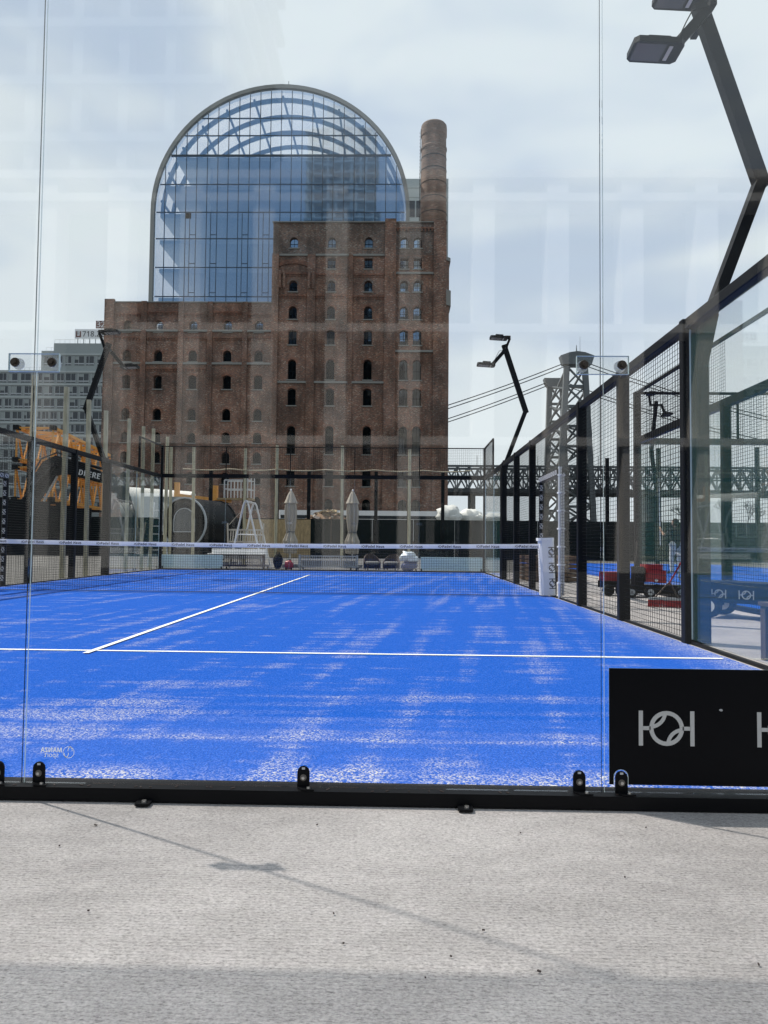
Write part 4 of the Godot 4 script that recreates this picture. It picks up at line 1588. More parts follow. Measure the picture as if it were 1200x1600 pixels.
	# four cables
	for k in 4:
		var ty := [96.4, 94.6, 90.0, 88.2][k] as float
		var zz := z + (9.0 if k < 2 else -9.0)
		var txx := 92.0 + (0.0 if k < 2 else -6.2)
		var c := thing("suspension_cable", "thin dark suspension cable, %s of the four on the bridge tower" % ["uppermost", "second", "third", "lowest"][k], "cable", Vector3.ZERO, 0.0, "suspension cables of the bridge")
		var b := B.new()
		var last := Vector3.ZERO
		var pts := []
		for i in 13:
			var f := i / 12.0
			pts.append(Vector3(txx - 70.0 * f, ty - 26.0 * f - 0.8 * sin(PI * f), zz))
		for i in 12:
			b.wire(pts[i], pts[i + 1], 0.28)
		pts = []
		for i in 21:
			var f := i / 20.0
			pts.append(Vector3(txx + 240.0 * f, ty - 88.0 * f + 38.0 * f * f, zz))
		for i in 20:
			b.wire(pts[i], pts[i + 1], 0.28)
		part(c, "strand", b, mats.bridge_dark)
		if k % 2 == 0:
			var hg := B.new()
			for i in range(1, 20):
				var p: Vector3 = pts[i]
				hg.wire(p, Vector3(p.x, 41.5, zz), 0.07)
			part(c, "hangers", hg, mats.bridge_steel)

# ---------------------------------------------------------------- perimeter fence, posts, stakes
func make_perimeter() -> void:
	var t := thing("site_fence", "dark green board fence closing the terrace off from the building site", "fence")
	var x := -26.0
	var i := 0
	var rng := RandomNumberGenerator.new()
	rng.seed = 3
	while x < 46.0:
		var b := B.new()
		b.box(Vector3(1.215, 1.15, 0), Vector3(2.42, 2.3 + 0.03 * rng.randf(), 0.05))
		for k in 9:
			b.box(Vector3(0.13 + 0.27 * k, 1.15, 0.032), Vector3(0.05, 2.26, 0.014))
		part(t, "panel", b, mats.fence_green, Vector3(x, 0, -40.6 - 0.02 * (i % 2)))
		x += 2.44
		i += 1
	var lab := thing("tall_screen", "tall black screen panels behind the fence stakes below the crane sections", "screen")
	var hs := [3.5, 3.42, 3.3, 3.12, 2.95, 2.8]
	for k in 6:
		var b := B.new()
		var w := 1.24
		b.box(Vector3(0, float(hs[k]) * 0.5, 0), Vector3(w - 0.04, hs[k], 0.08))
		for q in 4:
			b.box(Vector3(-0.45 + 0.3 * q, float(hs[k]) * 0.5, 0.045), Vector3(0.04, float(hs[k]) - 0.1, 0.012))
		part(lab, "panel", b, mats.black_matt, Vector3(-22.6 + w * k, 0, -40.2))
	var ply := thing("plywood_hoarding", "bare plywood hoarding behind a closed beige parasol", "hoarding")
	for k in 3:
		var b := B.new()
		b.box(Vector3(0, 1.12, 0), Vector3(1.31, 2.24, 0.03))
		part(ply, "sheet", b, wood_mat("plywood_grain", Color(0.30, 0.22, 0.115), 51), Vector3(-6.05 + 1.32 * k, 0, -40.0))
	# dark steel posts of the fence
	for s in [[-8.75, 5.1], [-6.73, 5.1], [-4.82, 5.1], [-2.92, 5.1], [-0.95, 5.1], [1.05, 5.1], [2.98, 5.1], [4.98, 5.1], [17.6, 6.6], [19.3, 6.7], [23.3, 6.7], [14.6, 6.0]]:
		var b := B.new()
		b.cbox(Vector3(0, float(s[1]) * 0.5, 0), Vector3(0.2, s[1], 0.2), 0.015)
		b.box(Vector3(0, float(s[1]) + 0.01, 0), Vector3(0.24, 0.02, 0.24))
		one("steel_post", b, mats.black_matt, "dark square steel post rising over the green board fence", "post", "steel posts along the board fence", Vector3(s[0], 0, -40.3))
	# pale timber stakes: a row along the side fence and one behind the far glass
	var wm := wood_mat("stake_wood", Color(0.40, 0.37, 0.25), 52)
	var spots := []
	for d in [15.5, 17.1, 18.4, 19.5, 21.1, 22.4, 23.2, 24.6]:
		spots.append([-5.47, 2.83 - d, 4.45, 0])
	for s in [-5.83, -5.0, -3.15, -2.01, 0.38, 2.79]:
		spots.append([s, -23.5, 4.33, 1])
	for s in spots:
		var b := B.new()
		var h: float = s[2] + rng.randf_range(-0.06, 0.08)
		b.cbox(Vector3(0, h * 0.5, 0), Vector3(0.1, h, 0.1), 0.008)
		var o := one("timber_stake", b, wm, "pale timber stake standing %s" % ("in the row along the black side fence" if s[3] == 0 else "in the row behind the far glass wall"), "stake", "timber stakes along the side fence" if s[3] == 0 else "timber stakes behind the far glass", Vector3(s[0], 0, s[1]))
		o.rotation = Vector3(rng.randf_range(-0.006, 0.006), rng.randf() * 0.4, rng.randf_range(-0.008, 0.008))
	var rope := B.new()
	var pts := []
	for k in 25:
		pts.append(Vector3(-5.4 + 10.4 * k / 24.0, 3.52 - 0.05 * sin(PI * fmod(k * 0.25, 1.0)), -23.42))
	rope.path(pts, 0.022, 5)
	one("rope", rope, mats.wood_pale, "pale rope strung between the stakes behind the far glass wall", "rope")

func wood_mat(called: String, c: Color, sd: int) -> StandardMaterial3D:
	if mats.has(called):
		return mats[called]
	var n1 := noise(sd, 0.02, 4)
	var tex := picture(256, 256, func(x: int, y: int) -> Color:
		var g := n1.get_noise_2d(x * 7.0, y * 0.35) * 0.35 + n1.get_noise_2d(x * 1.5 + 500.0, y * 0.8) * 0.35
		var k := (c * (1.0 + g)).clamp()
		k = k.linear_to_srgb()
		return Color(k.r, k.g, k.b, 1.0))
	var m := mat(called, 1, 1, 1, 0.8)
	m.albedo_color = Color.WHITE
	m.albedo_texture = tex
	m.uv1_triplanar = true
	m.uv1_scale = Vector3(0.8, 0.5, 0.8)
	return m

# ---------------------------------------------------------------- neighbouring courts
func make_second_court() -> void:
	struct("court_turf", turf_sheet(7.3, 17.3, -12.0, 8.0), mats.turf)
	struct("court_turf", turf_sheet(8.2, 18.2, -34.0, -14.0), mats.turf)
	var t := thing("neighbour_enclosure", "black mesh and glass corner of the neighbouring court under the bridge deck", "fence")
	var z := -12.0
	var x0 := 7.23
	for s in [[3.0, 0.12, 0.1], [3.98, 0.05, 0.05], [0.03, 0.06, 0.1]]:
		var b := B.new()
		b.box(Vector3(x0 + 5.0, s[0], z), Vector3(10.0, s[1], s[2]))
		part(t, "rail", b, mats.black)
		var c := B.new()
		c.box(Vector3(x0, s[0], z + 10.0), Vector3(s[2], s[1], 20.0))
		part(t, "rail", c, mats.black)
	for i in 5:
		part(t, "wire_mesh", wire_panel(2.0, 0.9), mats.black, Vector3(x0 + 2.0 * i, 3.06, z))
		part(t, "glass_pane", pane_box(1.99, 2.86), mats.side_glass, Vector3(x0 + 2.0 * i, 0.07, z))
		var p := B.new()
		p.box(Vector3(x0 + 2.0 * i, 3.5, z + 0.03), Vector3(0.04, 0.9, 0.03))
		part(t, "upright", p, mats.black)
	for i in 2:
		part(t, "wire_mesh", wire_panel(2.0, 0.9), mats.black, Vector3(x0, 3.06, z + 2.0 * (i + 1)), PI / 2)
		part(t, "glass_pane", pane_box(1.99, 2.86), mats.side_glass, Vector3(x0, 0.07, z + 2.0 * (i + 1)), PI / 2)
	for i in 3:
		part(t, "wire_mesh", wire_panel(2.0, 2.9), mats.black, Vector3(x0, 0.06, z + 2.0 * (i + 3)), PI / 2)
	for s in [[x0, z], [x0 + 10.0, z], [x0, z + 4.0], [x0, z + 10.0], [x0, z + 14.0]]:
		var p := B.new()
		p.cbox(Vector3(s[0], 2.0 if s[1] <= z + 0.1 else 1.5, s[1]), Vector3(0.12, 4.0 if s[1] <= z + 0.1 else 3.0, 0.12), 0.01)
		part(t, "post", p, mats.black)

func turf_sheet(x0: float, x1: float, z0: float, z1: float) -> B:
	var b := B.new()
	b.quad(Vector3(x0, 0.004, z1), Vector3(x1, 0.004, z1), Vector3(x1, 0.004, z0), Vector3(x0, 0.004, z0), Vector3.UP)
	for p in b.v:
		b.u.append(Vector2(p.x, p.z) / 1.35)
		b.u2.append(Vector2((p.x - x0) / (x1 - x0), (z1 - p.z) / (z1 - z0)))
	return b

# ---------------------------------------------------------------- terrace behind the far wall
func pleated(b: B, prof: Array, at: Vector3, lobes: int, amp: float, ph := 0.0) -> void:
	var k := lobes * 4
	var rad := func(r: float, t: float) -> float: return r * (1.0 + amp * cos(lobes * t + ph))
	for j in prof.size() - 1:
		var p: Vector2 = prof[j]
		var q: Vector2 = prof[j + 1]
		for i in k:
			var t0 := TAU * i / k
			var t1 := TAU * (i + 1) / k
			var p0 := at + Vector3(cos(t0) * rad.call(p.x, t0), p.y, sin(t0) * rad.call(p.x, t0))
			var p1 := at + Vector3(cos(t1) * rad.call(p.x, t1), p.y, sin(t1) * rad.call(p.x, t1))
			var q0 := at + Vector3(cos(t0) * rad.call(q.x, t0), q.y, sin(t0) * rad.call(q.x, t0))
			var q1 := at + Vector3(cos(t1) * rad.call(q.x, t1), q.y, sin(t1) * rad.call(q.x, t1))
			var nn := (q0 - p0).cross(p1 - p0)
			if nn.length() < 1e-9:
				nn = (q1 - p1).cross(q0 - p1)
			nn = nn.normalized()
			if nn.dot(Vector3(cos(t0), 0.2, sin(t0))) < 0:
				nn = -nn
			b.quad(p0, p1, q1, q0, nn)

func make_terrace() -> void:
	# closed parasols
	var u := thing("parasol", "closed beige parasol in front of the bare plywood hoarding", "parasol", Vector3(-1.55, 0, -24.0), 0.2, "closed parasols behind the far glass wall")
	var cn := B.new()
	pleated(cn, [Vector2(0.03, 2.8), Vector2(0.10, 2.68), Vector2(0.20, 2.42), Vector2(0.235, 2.34), Vector2(0.19, 2.31)], Vector3.ZERO, 8, 0.07)
	var c1 := part(u, "vent_cap", cn, mats.beige_cloth)
	var cb := B.new()
	pleated(cb, [Vector2(0.17, 2.34), Vector2(0.2, 2.1), Vector2(0.19, 1.75), Vector2(0.155, 1.38), Vector2(0.13, 1.28), Vector2(0.15, 1.2), Vector2(0.24, 0.95), Vector2(0.235, 0.72), Vector2(0.2, 0.5), Vector2(0.06, 0.48)], Vector3.ZERO, 8, 0.2, 0.7)
	part(u, "canopy", cb, mats.beige_cloth)
	var st := B.new()
	st.tube(Vector3(0, 1.26, 0), Vector3(0, 1.31, 0), 0.165, 0.165, 14)
	part(u, "strap", st, mats.grey_cloth)
	var pl := B.new()
	pl.tube(Vector3(0, 0.08, 0), Vector3(0, 2.83, 0), 0.022, 0.022, 8)
	part(u, "pole", pl, mats.aluminium)
	var fn := B.new()
	fn.lathe([Vector2(0.0, 2.80), Vector2(0.03, 2.8), Vector2(0.034, 2.83), Vector2(0.0, 2.87)], Vector3.ZERO, 10)
	part(u, "finial", fn, mats.white)
	var bs := B.new()
	bs.cbox(Vector3(0, 0.05, 0), Vector3(0.6, 0.1, 0.6), 0.05)
	part(u, "base", bs, mats.grey_cloth)
	dup(u, Vector3(0.72, 0, -24.0), 0.9, "closed beige parasol in front of the dark green fence")
	# mobile barrel sauna
	var s := thing("barrel_sauna", "black mobile barrel sauna with arched window on a trailer", "sauna", Vector3(-6.66, 0, -28.0), -0.3)
	var body := B.new()
	var k := 28
	var R := 1.06
	var cy := 1.68
	for i in k:
		var a0 := TAU * i / k
		var a1 := TAU * (i + 1) / k
		var d0 := Vector3(cos(a0), sin(a0), 0)
		var d1 := Vector3(cos(a1), sin(a1), 0)
		var o := Vector3(0, cy, 0)
		body.tri(o + d0 * R, o + d1 * R, o + d1 * R - Vector3(0, 0, 2.6), d0, d1, d1)
		body.tri(o + d0 * R, o + d1 * R - Vector3(0, 0, 2.6), o + d0 * R - Vector3(0, 0, 2.6), d0, d1, d0)
		body.tri(o + Vector3(0, 0, -0.06), o + d0 * R + Vector3(0, 0, -0.06), o + d1 * R + Vector3(0, 0, -0.06), Vector3.BACK, Vector3.BACK, Vector3.BACK)
		body.tri(o - Vector3(0, 0, 2.55), o + d0 * R - Vector3(0, 0, 2.55), o + d1 * R - Vector3(0, 0, 2.55), Vector3.FORWARD, Vector3.FORWARD, Vector3.FORWARD)
	part(s, "barrel", body, mats.black)
	for zz in [0.03, -2.5]:
		var ring := B.new()
		arc(ring, Transform3D(Basis.IDENTITY, Vector3(0, cy, zz - 0.05)), Vector2.ZERO, R + 0.01, 0.06, 0, TAU, 28, 0.08)
		part(s, "rim", ring, mats.metal_grey if zz > 0 else mats.black)
	var wn := B.new()
	var wp := arch_pts(1.02, 1.3, 2.3, 1)
	wn.prism(wp, Transform3D(Basis.IDENTITY, Vector3(-0.02, 0, -0.058)), 0.02)
	var win := part(s, "window", wn, mats.dark_glass)
	var wf := B.new()
	for i in wp.size():
		var p := wp[i]
		var q := wp[(i + 1) % wp.size()]
		wf.bar(Vector3(p.x - 0.02, p.y, -0.03), Vector3(q.x - 0.02, q.y, -0.03), 0.035, 0.035)
	part(win, "frame", wf, mats.metal_grey)
	var tr := B.new()
	tr.box(Vector3(0, 0.55, -1.3), Vector3(1.5, 0.14, 2.8))
	tr.box(Vector3(-0.6, 0.3, -0.4), Vector3(0.08, 0.6, 0.08))
	tr.box(Vector3(0.6, 0.3, -0.4), Vector3(0.08, 0.6, 0.08))
	tr.box(Vector3(0, 0.75, -1.3), Vector3(1.1, 0.3, 2.6))
	part(s, "trailer", tr, mats.black_matt)
	for x in [-0.82, 0.82]:
		var w := B.new()
		w.tube(Vector3(x - 0.09, 0.3, -1.5), Vector3(x + 0.09, 0.3, -1.5), 0.3, 0.3, 18)
		part(s, "wheel", w, mats.rubber)
	# garden swing
	var g := thing("garden_swing", "white A-frame garden swing with slatted seat beside the barrel sauna", "swing", Vector3(-2.85, 0, -22.3), 0.0)
	for zz in [0.0, -1.5]:
		var f := B.new()
		f.path([Vector3(-0.55, 0, zz), Vector3(-0.07, 2.22, zz), Vector3(0.0, 2.32, zz), Vector3(0.07, 2.22, zz), Vector3(0.62, 0, zz)], 0.034, 8)
		f.tube(Vector3(-0.3, 1.15, zz), Vector3(0.33, 1.15, zz), 0.022, 0.022, 6)
		part(g, "frame", f, mats.aluminium)
	var tb := B.new()
	tb.tube(Vector3(0, 2.3, 0.1), Vector3(0, 2.3, -1.6), 0.04, 0.04, 8)
	part(g, "top_beam", tb, mats.aluminium)
	var se := B.new()
	se.bar(Vector3(-0.72, 0.74, -0.55), Vector3(-0.8, 1.55, -0.75), 0.05, 0.05)
	se.bar(Vector3(0.48, 0.74, -0.55), Vector3(0.48, 1.55, -0.75), 0.05, 0.05)
	se.bar(Vector3(-0.74, 1.32, -0.7), Vector3(0.48, 1.32, -0.7), 0.05, 0.06)
	se.bar(Vector3(-0.74, 0.9, -0.6), Vector3(0.48, 0.9, -0.6), 0.05, 0.06)
	se.box(Vector3(-0.13, 0.72, -0.3), Vector3(1.24, 0.04, 0.6))
	se.tube(Vector3(-0.74, 1.5, -0.74), Vector3(-0.05, 2.28, -0.74), 0.008, 0.008, 5)
	se.tube(Vector3(0.48, 1.5, -0.74), Vector3(0.05, 2.28, -0.74), 0.008, 0.008, 5)
	var seat := part(g, "seat", se, mats.beige_cloth)
	for i in 13:
		var sl := B.new()
		sl.box(Vector3(-0.66 + 0.087 * i, 1.11, -0.65), Vector3(0.04, 0.4, 0.02), Basis(Vector3.RIGHT, -0.23))
		part(seat, "slat", sl, mats.beige_cloth)
	# daybed and sofa with slatted backs, seen through the net
	var db := [["daybed", "dark slatted daybed with white cushion next to the barrel sauna", -3.95, -1.95, "white", "daybed"], ["sofa", "pale slatted outdoor sofa with dark seat below the second closed parasol", -0.85, 1.1, "grey_cloth", "sofa"]]
	for d in db:
		var t := thing(d[0], d[1], d[5], Vector3((d[2] + d[3]) * 0.5, 0, -21.6))
		var w: float = d[3] - d[2]
		var fr := B.new()
		fr.box(Vector3(0, 0.11, 0), Vector3(w, 0.05, 0.8))
		fr.box(Vector3(0, 0.46, 0.42), Vector3(w, 0.04, 0.05))
		for x in [-1.0, 1.0]:
			for zz in [-0.36, 0.36]:
				fr.box(Vector3(x * (w * 0.5 - 0.05), 0.05, zz), Vector3(0.06, 0.1, 0.06))
			fr.box(Vector3(x * (w * 0.5 - 0.03), 0.3, 0.42), Vector3(0.06, 0.4, 0.06))
		part(t, "frame", fr, mats.brown_wood if d[0] == "daybed" else mats.metal_grey)
		for i in 30:
			var sl := B.new()
			sl.box(Vector3(-w * 0.5 + 0.08 + (w - 0.16) * i / 29.0, 0.29, 0.42), Vector3(0.026, 0.31, 0.02))
			part(t, "slat", sl, mats.brown_wood if d[0] == "daybed" else mats.metal_grey)
		var cu := B.new()
		cu.cbox(Vector3(0, 0.22 if d[0] == "sofa" else 0.42, -0.05), Vector3(w - 0.1, 0.17, 0.72), 0.05)
		part(t, "cushion", cu, mats[d[4]])
		if d[0] == "daybed":
			var c2 := B.new()
			c2.cbox(Vector3(0, 0.58, -0.3), Vector3(w - 0.12, 0.16, 0.2), 0.05)
			part(t, "bolster", c2, mats.white)
	for i in 2:
		var a := thing("armchair", "round brown wicker armchair %s" % ["beside the pale slatted sofa", "beside the blue tarpaulin bundle"][i], "armchair", Vector3(1.55 + 0.62 * i, 0, -21.7), 0.4 - 0.8 * i, "wicker armchairs on the terrace")
		var sh := B.new()
		for j in 12:
			var a0 := PI * 0.0 + PI * j / 12.0
			var a1 := PI * (j + 1) / 12.0
			var h0 := 0.26 + 0.28 * sin(a0)
			var h1 := 0.26 + 0.28 * sin(a1)
			var p0 := Vector3(cos(a0) * 0.3, 0, -sin(a0) * 0.28)
			var p1 := Vector3(cos(a1) * 0.3, 0, -sin(a1) * 0.28)
			for off in [1.0, 0.9]:
				sh.quad(p0 * off + Vector3(0, 0.05, 0), p1 * off + Vector3(0, 0.05, 0), p1 * off + Vector3(0, h1, 0), p0 * off + Vector3(0, h0, 0), (p0 + p1).normalized() * (1.0 if off == 1.0 else -1.0))
			sh.quad(p0 + Vector3(0, h0, 0), p1 + Vector3(0, h1, 0), p1 * 0.9 + Vector3(0, h1, 0), p0 * 0.9 + Vector3(0, h0, 0), Vector3.UP)
		part(a, "shell", sh, mats.brown_wood)
		var c := B.new()
		c.lathe([Vector2(0.0, 0.29), Vector2(0.2, 0.29), Vector2(0.25, 0.26), Vector2(0.25, 0.2), Vector2(0.2, 0.18), Vector2(0.0, 0.18)], Vector3(0, 0, -0.02), 16)
		part(a, "cushion", c, mats.grey_cloth)
		for lx in [-0.2, 0.2]:
			for lz in [-0.15, 0.1]:
				var l := B.new()
				l.tube(Vector3(lx, 0, lz), Vector3(lx, 0.19, lz), 0.018, 0.018, 6)
				part(a, "leg", l, mats.brown_wood)
	var rng := RandomNumberGenerator.new()
	rng.seed = 19
	var tp := B.new()
	tp.blob(Vector3(0, 0.16, 0), Vector3(0.26, 0.18, 0.22), rng, 0.3, 12)
	var tt := thing("tarpaulin_bundle", "crumpled blue tarpaulin bundle with clear plastic beside the mint banner back", "tarpaulin", Vector3(2.78, 0, -21.2))
	part(tt, "tarpaulin", tp, mats.blue_plastic)
	var tq := B.new()
	tq.blob(Vector3(-0.06, 0.46, 0), Vector3(0.26, 0.16, 0.2), rng, 0.45, 12)
	tq.blob(Vector3(0.12, 0.4, 0.05), Vector3(0.2, 0.12, 0.16), rng, 0.45, 10)
	part(tt, "plastic_sheet", tq, mats.pale_plastic)
	var bags := [["backpack", "black backpack leaning on the terrace seat by the plywood hoarding", -1.55, "black_matt", Vector3(0.17, 0.26, 0.13)], ["shoulder_bag", "dark red shoulder bag next to the black backpack", -1.18, "red_paint", Vector3(0.16, 0.15, 0.1)]]
	for d in bags:
		var t := thing(d[0], d[1], "bag", Vector3(d[2], 0, -21.3))
		var b := B.new()
		var sz: Vector3 = d[4]
		b.blob(Vector3(0, sz.y * 1.05, 0), sz, rng, 0.12, 12)
		part(t, "body", b, mats[d[3]])
		var hd := B.new()
		hd.path([Vector3(-0.07, sz.y * 1.95, 0), Vector3(-0.04, sz.y * 2.2, 0), Vector3(0.04, sz.y * 2.2, 0), Vector3(0.07, sz.y * 1.95, 0)], 0.012, 6)
		part(t, "handle", hd, mats.black_matt)
	# stepladder behind the side fence corner
	var l := thing("stepladder", "aluminium stepladder standing against the dark fence by the side glass", "ladder", Vector3(-6.2, 0, -23.3), 0.3)
	for zz in [0.0, -0.9]:
		for x in [-0.22, 0.22]:
			var b := B.new()
			b.bar(Vector3(x * 1.5, 0, zz), Vector3(x * 0.8, 2.3, -0.42 + zz * 0.05), 0.04, 0.06)
			part(l, "rail", b, mats.aluminium)
	for i in 7:
		var b := B.new()
		var f := (i + 1) / 8.0
		b.box(Vector3(0, 2.3 * f, -0.42 * f), Vector3(0.6 - 0.26 * f, 0.03, 0.08))
		part(l, "step", b, mats.aluminium)

# ---------------------------------------------------------------- building site beyond the fence
func lattice_section(label: String, o: Vector3, w: float, h: float, ax: Vector3) -> void:
	var t := thing("crane_section", label, "crane section", o, 0.0, "stacked crane mast sections")
	var cs := [Vector3(0, 0, 0), Vector3(w, 0, 0), Vector3(w, h, 0), Vector3(0, h, 0)]
	for c in cs:
		var b := B.new()
		b.bar(c, c + ax, 0.2, 0.2)
		part(t, "chord", b, mats.orange_paint)
		for e in [0.0, 1.0]:
			var k := B.new()
			k.box(c + ax * e, Vector3(0.34, 0.3, 0.4))
			part(t, "coupling", k, mats.black_matt)
	var n := 6
	for i in n + 1:
		var p := ax * (float(i) / n)
		for e in 4:
			var b := B.new()
			b.bar(cs[e] + p, cs[(e + 1) % 4] + p, 0.1, 0.1)
			if i == 0 or i == n or e != 0:
				part(t, "strut", b, mats.orange_paint)
	for i in n:
		var p := ax * (float(i) / n)
		var q := ax * (float(i + 1) / n)
		for e in 4:
			var b := B.new()
			var a: Vector3 = cs[e]
			var d: Vector3 = cs[(e + 1) % 4]
			var mid := (p + q) * 0.5
			b.bar(a + p, (a + d) * 0.5 + mid + (d - a) * 0.5, 0.1, 0.1)
			b.bar((a + d) * 0.5 + mid + (d - a) * 0.5, a + q, 0.1, 0.1)
			part(t, "brace", b, mats.orange_paint)

func make_building_site() -> void:
	var ax := Vector3(-2.2, -0.05, -15.0)
	lattice_section("yellow lattice crane mast section, the upper one of the stack", Vector3(-22.7, 6.15, -44.5), 2.4, 2.1, ax)
	lattice_section("yellow lattice crane mast section, the lower one of the stack", Vector3(-22.7, 3.55, -44.5), 2.4, 2.1, ax)
	var stand := thing("trestle", "dark steel trestle carrying the yellow crane mast sections", "trestle")
	for f in [0.1, 0.9]:
		var b := B.new()
		var p: Vector3 = Vector3(-22.7, 0, -44.5) + ax * f
		b.box(p + Vector3(1.2, 3.4, 0), Vector3(3.0, 0.2, 0.3))
		for x in [0.0, 2.4]:
			b.box(p + Vector3(x, 1.65, 0), Vector3(0.25, 3.3, 0.25))
			b.box(p + Vector3(x, 5.8, 0), Vector3(0.2, 0.5, 0.2))
		part(stand, "frame", b, mats.black_matt)
	# excavator: boom over the fence, cab and undercarriage behind it
	var e := thing("excavator", "black excavator boom with white lettering in front of the crane sections", "excavator", Vector3(0, 0, -42.6))
	var bm := B.new()
	bm.prism(PackedVector2Array([Vector2(-21.0, 3.1), Vector2(-20.2, 3.1), Vector2(-19.1, 4.9), Vector2(-18.5, 5.05), Vector2(-15.6, 4.35), Vector2(-15.5, 4.95), Vector2(-18.0, 5.85), Vector2(-18.9, 6.15), Vector2(-19.7, 5.75), Vector2(-20.6, 4.3)]), Transform3D(Basis.IDENTITY, Vector3(0, 0, 0)), 0.6)
	var bo := part(e, "boom", bm, mats.black)
	var tm := words("DEERE", 0.34, 0.02, true)
	var tl := part(bo, "lettering", tm, mats.white, Vector3(-16.75, 4.98, 0.62))
	tl.rotation.z = -0.2
	for s in [[Vector3(-20.9, 3.2, 0.75), Vector3(-18.8, 5.6, 0.75), 0.13, "black"], [Vector3(-19.7, 3.3, 0.3), Vector3(-18.9, 4.9, 0.3), 0.07, "aluminium"], [Vector3(-18.4, 5.95, 0.3), Vector3(-15.8, 5.3, 0.3), 0.1, "black"]]:
		var b := B.new()
		b.tube(s[0], s[1], s[2], s[2], 10)
		part(e, "cylinder", b, mats[s[3]])
	var st := B.new()
	st.prism(PackedVector2Array([Vector2(-15.9, 4.4), Vector2(-15.4, 5.05), Vector2(-14.6, 4.4), Vector2(-13.9, 2.3), Vector2(-14.2, 2.2), Vector2(-15.2, 3.8)]), Transform3D(Basis.IDENTITY, Vector3(0, 0, 0.06)), 0.46)
	part(e, "stick", st, mats.black)
	var hs := B.new()
	hs.path([Vector3(-20.6, 4.6, 0.4), Vector3(-19.9, 5.95, 0.4), Vector3(-18.9, 6.35, 0.4), Vector3(-17.5, 5.95, 0.4)], 0.05, 6)
	part(e, "hose", hs, mats.rubber)
	var cb := B.new()
	cb.cbox(Vector3(-21.4, 1.9, -0.4), Vector3(1.6, 2.0, 1.8), 0.15)
	cb.cbox(Vector3(-22.6, 1.5, -0.6), Vector3(2.6, 1.2, 2.4), 0.15)
	part(e, "cab", cb, mats.black)
	for zz in [-1.6, 0.6]:
		var b := B.new()
		b.cbox(Vector3(-21.8, 0.4, zz), Vector3(3.6, 0.8, 0.5), 0.1)
		part(e, "track", b, mats.rubber)
	# white tank trailer
	var tk := thing("tank_trailer", "white rounded tank trailer behind the dark fence by the barrel sauna", "trailer", Vector3(-14.3, 0, -47.0))
	var tb := B.new()
	tb.tube(Vector3(-2.0, 3.5, 0), Vector3(2.6, 3.3, 0.0), 1.1, 1.0, 20)
	part(tk, "tank", tb, mats.bag_white)
	var tc := B.new()
	tc.cbox(Vector3(0.9, 3.1, 1.3), Vector3(2.6, 1.5, 0.6), 0.08)
	part(tk, "locker", tc, mats.curtain)
	var ch := B.new()
	ch.box(Vector3(0.3, 1.9, 0), Vector3(5.4, 0.5, 1.6))
	for x in [-1.6, 0.0, 1.6]:
		for zz in [-0.8, 0.8]:
			ch.tube(Vector3(x, 0.5, zz - 0.15), Vector3(x, 0.5, zz + 0.15), 0.5, 0.5, 14)
		ch.box(Vector3(x, 1.1, 0), Vector3(0.2, 1.2, 1.4))
	part(tk, "chassis", ch, mats.black_matt)
	# boom lift with basket
	var lf := thing("boom_lift", "orange boom lift with grey railed basket above the barrel sauna", "boom lift", Vector3(-8.6, 0, -46.0))
	var lp := B.new()
	lp.box(Vector3(-1.4, 2.3, 0), Vector3(0.45, 4.7, 0.45))
	lp.box(Vector3(-3.9, 2.4, 0), Vector3(0.3, 4.9, 0.3))
	lp.bar(Vector3(-3.9, 4.0, 0.1), Vector3(-0.2, 3.6, 0.1), 0.2, 0.2)
	part(lf, "mast", lp, mats.orange_paint)
	var bk := B.new()
	bk.box(Vector3(0.1, 3.75, 0), Vector3(2.3, 0.12, 1.1))
	part(lf, "platform", bk, mats.plywood)
	var ra := B.new()
	for y in [4.4, 5.0]:
		for zz in [-0.5, 0.5]:
			ra.bar(Vector3(-0.6, y, zz), Vector3(1.2, y, zz), 0.06, 0.06)
	for i in 5:
		for zz in [-0.5, 0.5]:
			ra.bar(Vector3(-0.6 + 0.45 * i, 3.8, zz), Vector3(-0.6 + 0.45 * i, 5.0 + (0.4 if i > 2 else 0.0), zz), 0.06, 0.06)
	part(lf, "railing", ra, mats.aluminium)
	var lb := B.new()
	lb.cbox(Vector3(-2.2, 0.6, 0), Vector3(4.2, 0.8, 1.8), 0.1)
	part(lf, "undercarriage", lb, mats.black_matt)
	# long white trailers
	for s in [[-7.6, 6.2, "behind the first closed parasol"], [-1.25, 7.2, "behind the second closed parasol"]]:
		var t := thing("box_trailer", "long white trailer with a dark stripe %s" % s[2], "trailer", Vector3(s[0], 0, -58.0), 0.0, "white trailers beyond the board fence")
		var b := B.new()
		b.cbox(Vector3(float(s[1]) * 0.5, 2.35, -1.3), Vector3(s[1], 2.5, 2.6), 0.06)
		part(t, "body", b, mats.white)
		var st2 := B.new()
		st2.box(Vector3(float(s[1]) * 0.5, 3.05, 0.004), Vector3(float(s[1]) - 0.3, 0.28, 0.02))
		part(t, "stripe", st2, mats.apartment_glass)
		var wh := B.new()
		for x in [0.25, 0.75]:
			wh.tube(Vector3(float(s[1]) * x, 0.5, -0.3), Vector3(float(s[1]) * x, 0.5, -0.02), 0.5, 0.5, 16)
			wh.box(Vector3(float(s[1]) * x, 0.85, -1.3), Vector3(0.3, 0.6, 2.0))
		part(t, "running_gear", wh, mats.black_matt)
	var rng := RandomNumberGenerator.new()
	rng.seed = 61
	var dp := thing("debris_pile", "brown pile of broken boards and rubble above the dark fence", "rubble", Vector3(-2.2, 0, -45.5))
	var hp := B.new()
	hp.blob(Vector3(0, 1.2, 0), Vector3(2.0, 1.6, 1.3), rng, 0.15, 14)
	part(dp, "heap", hp, mats.debris_brown)
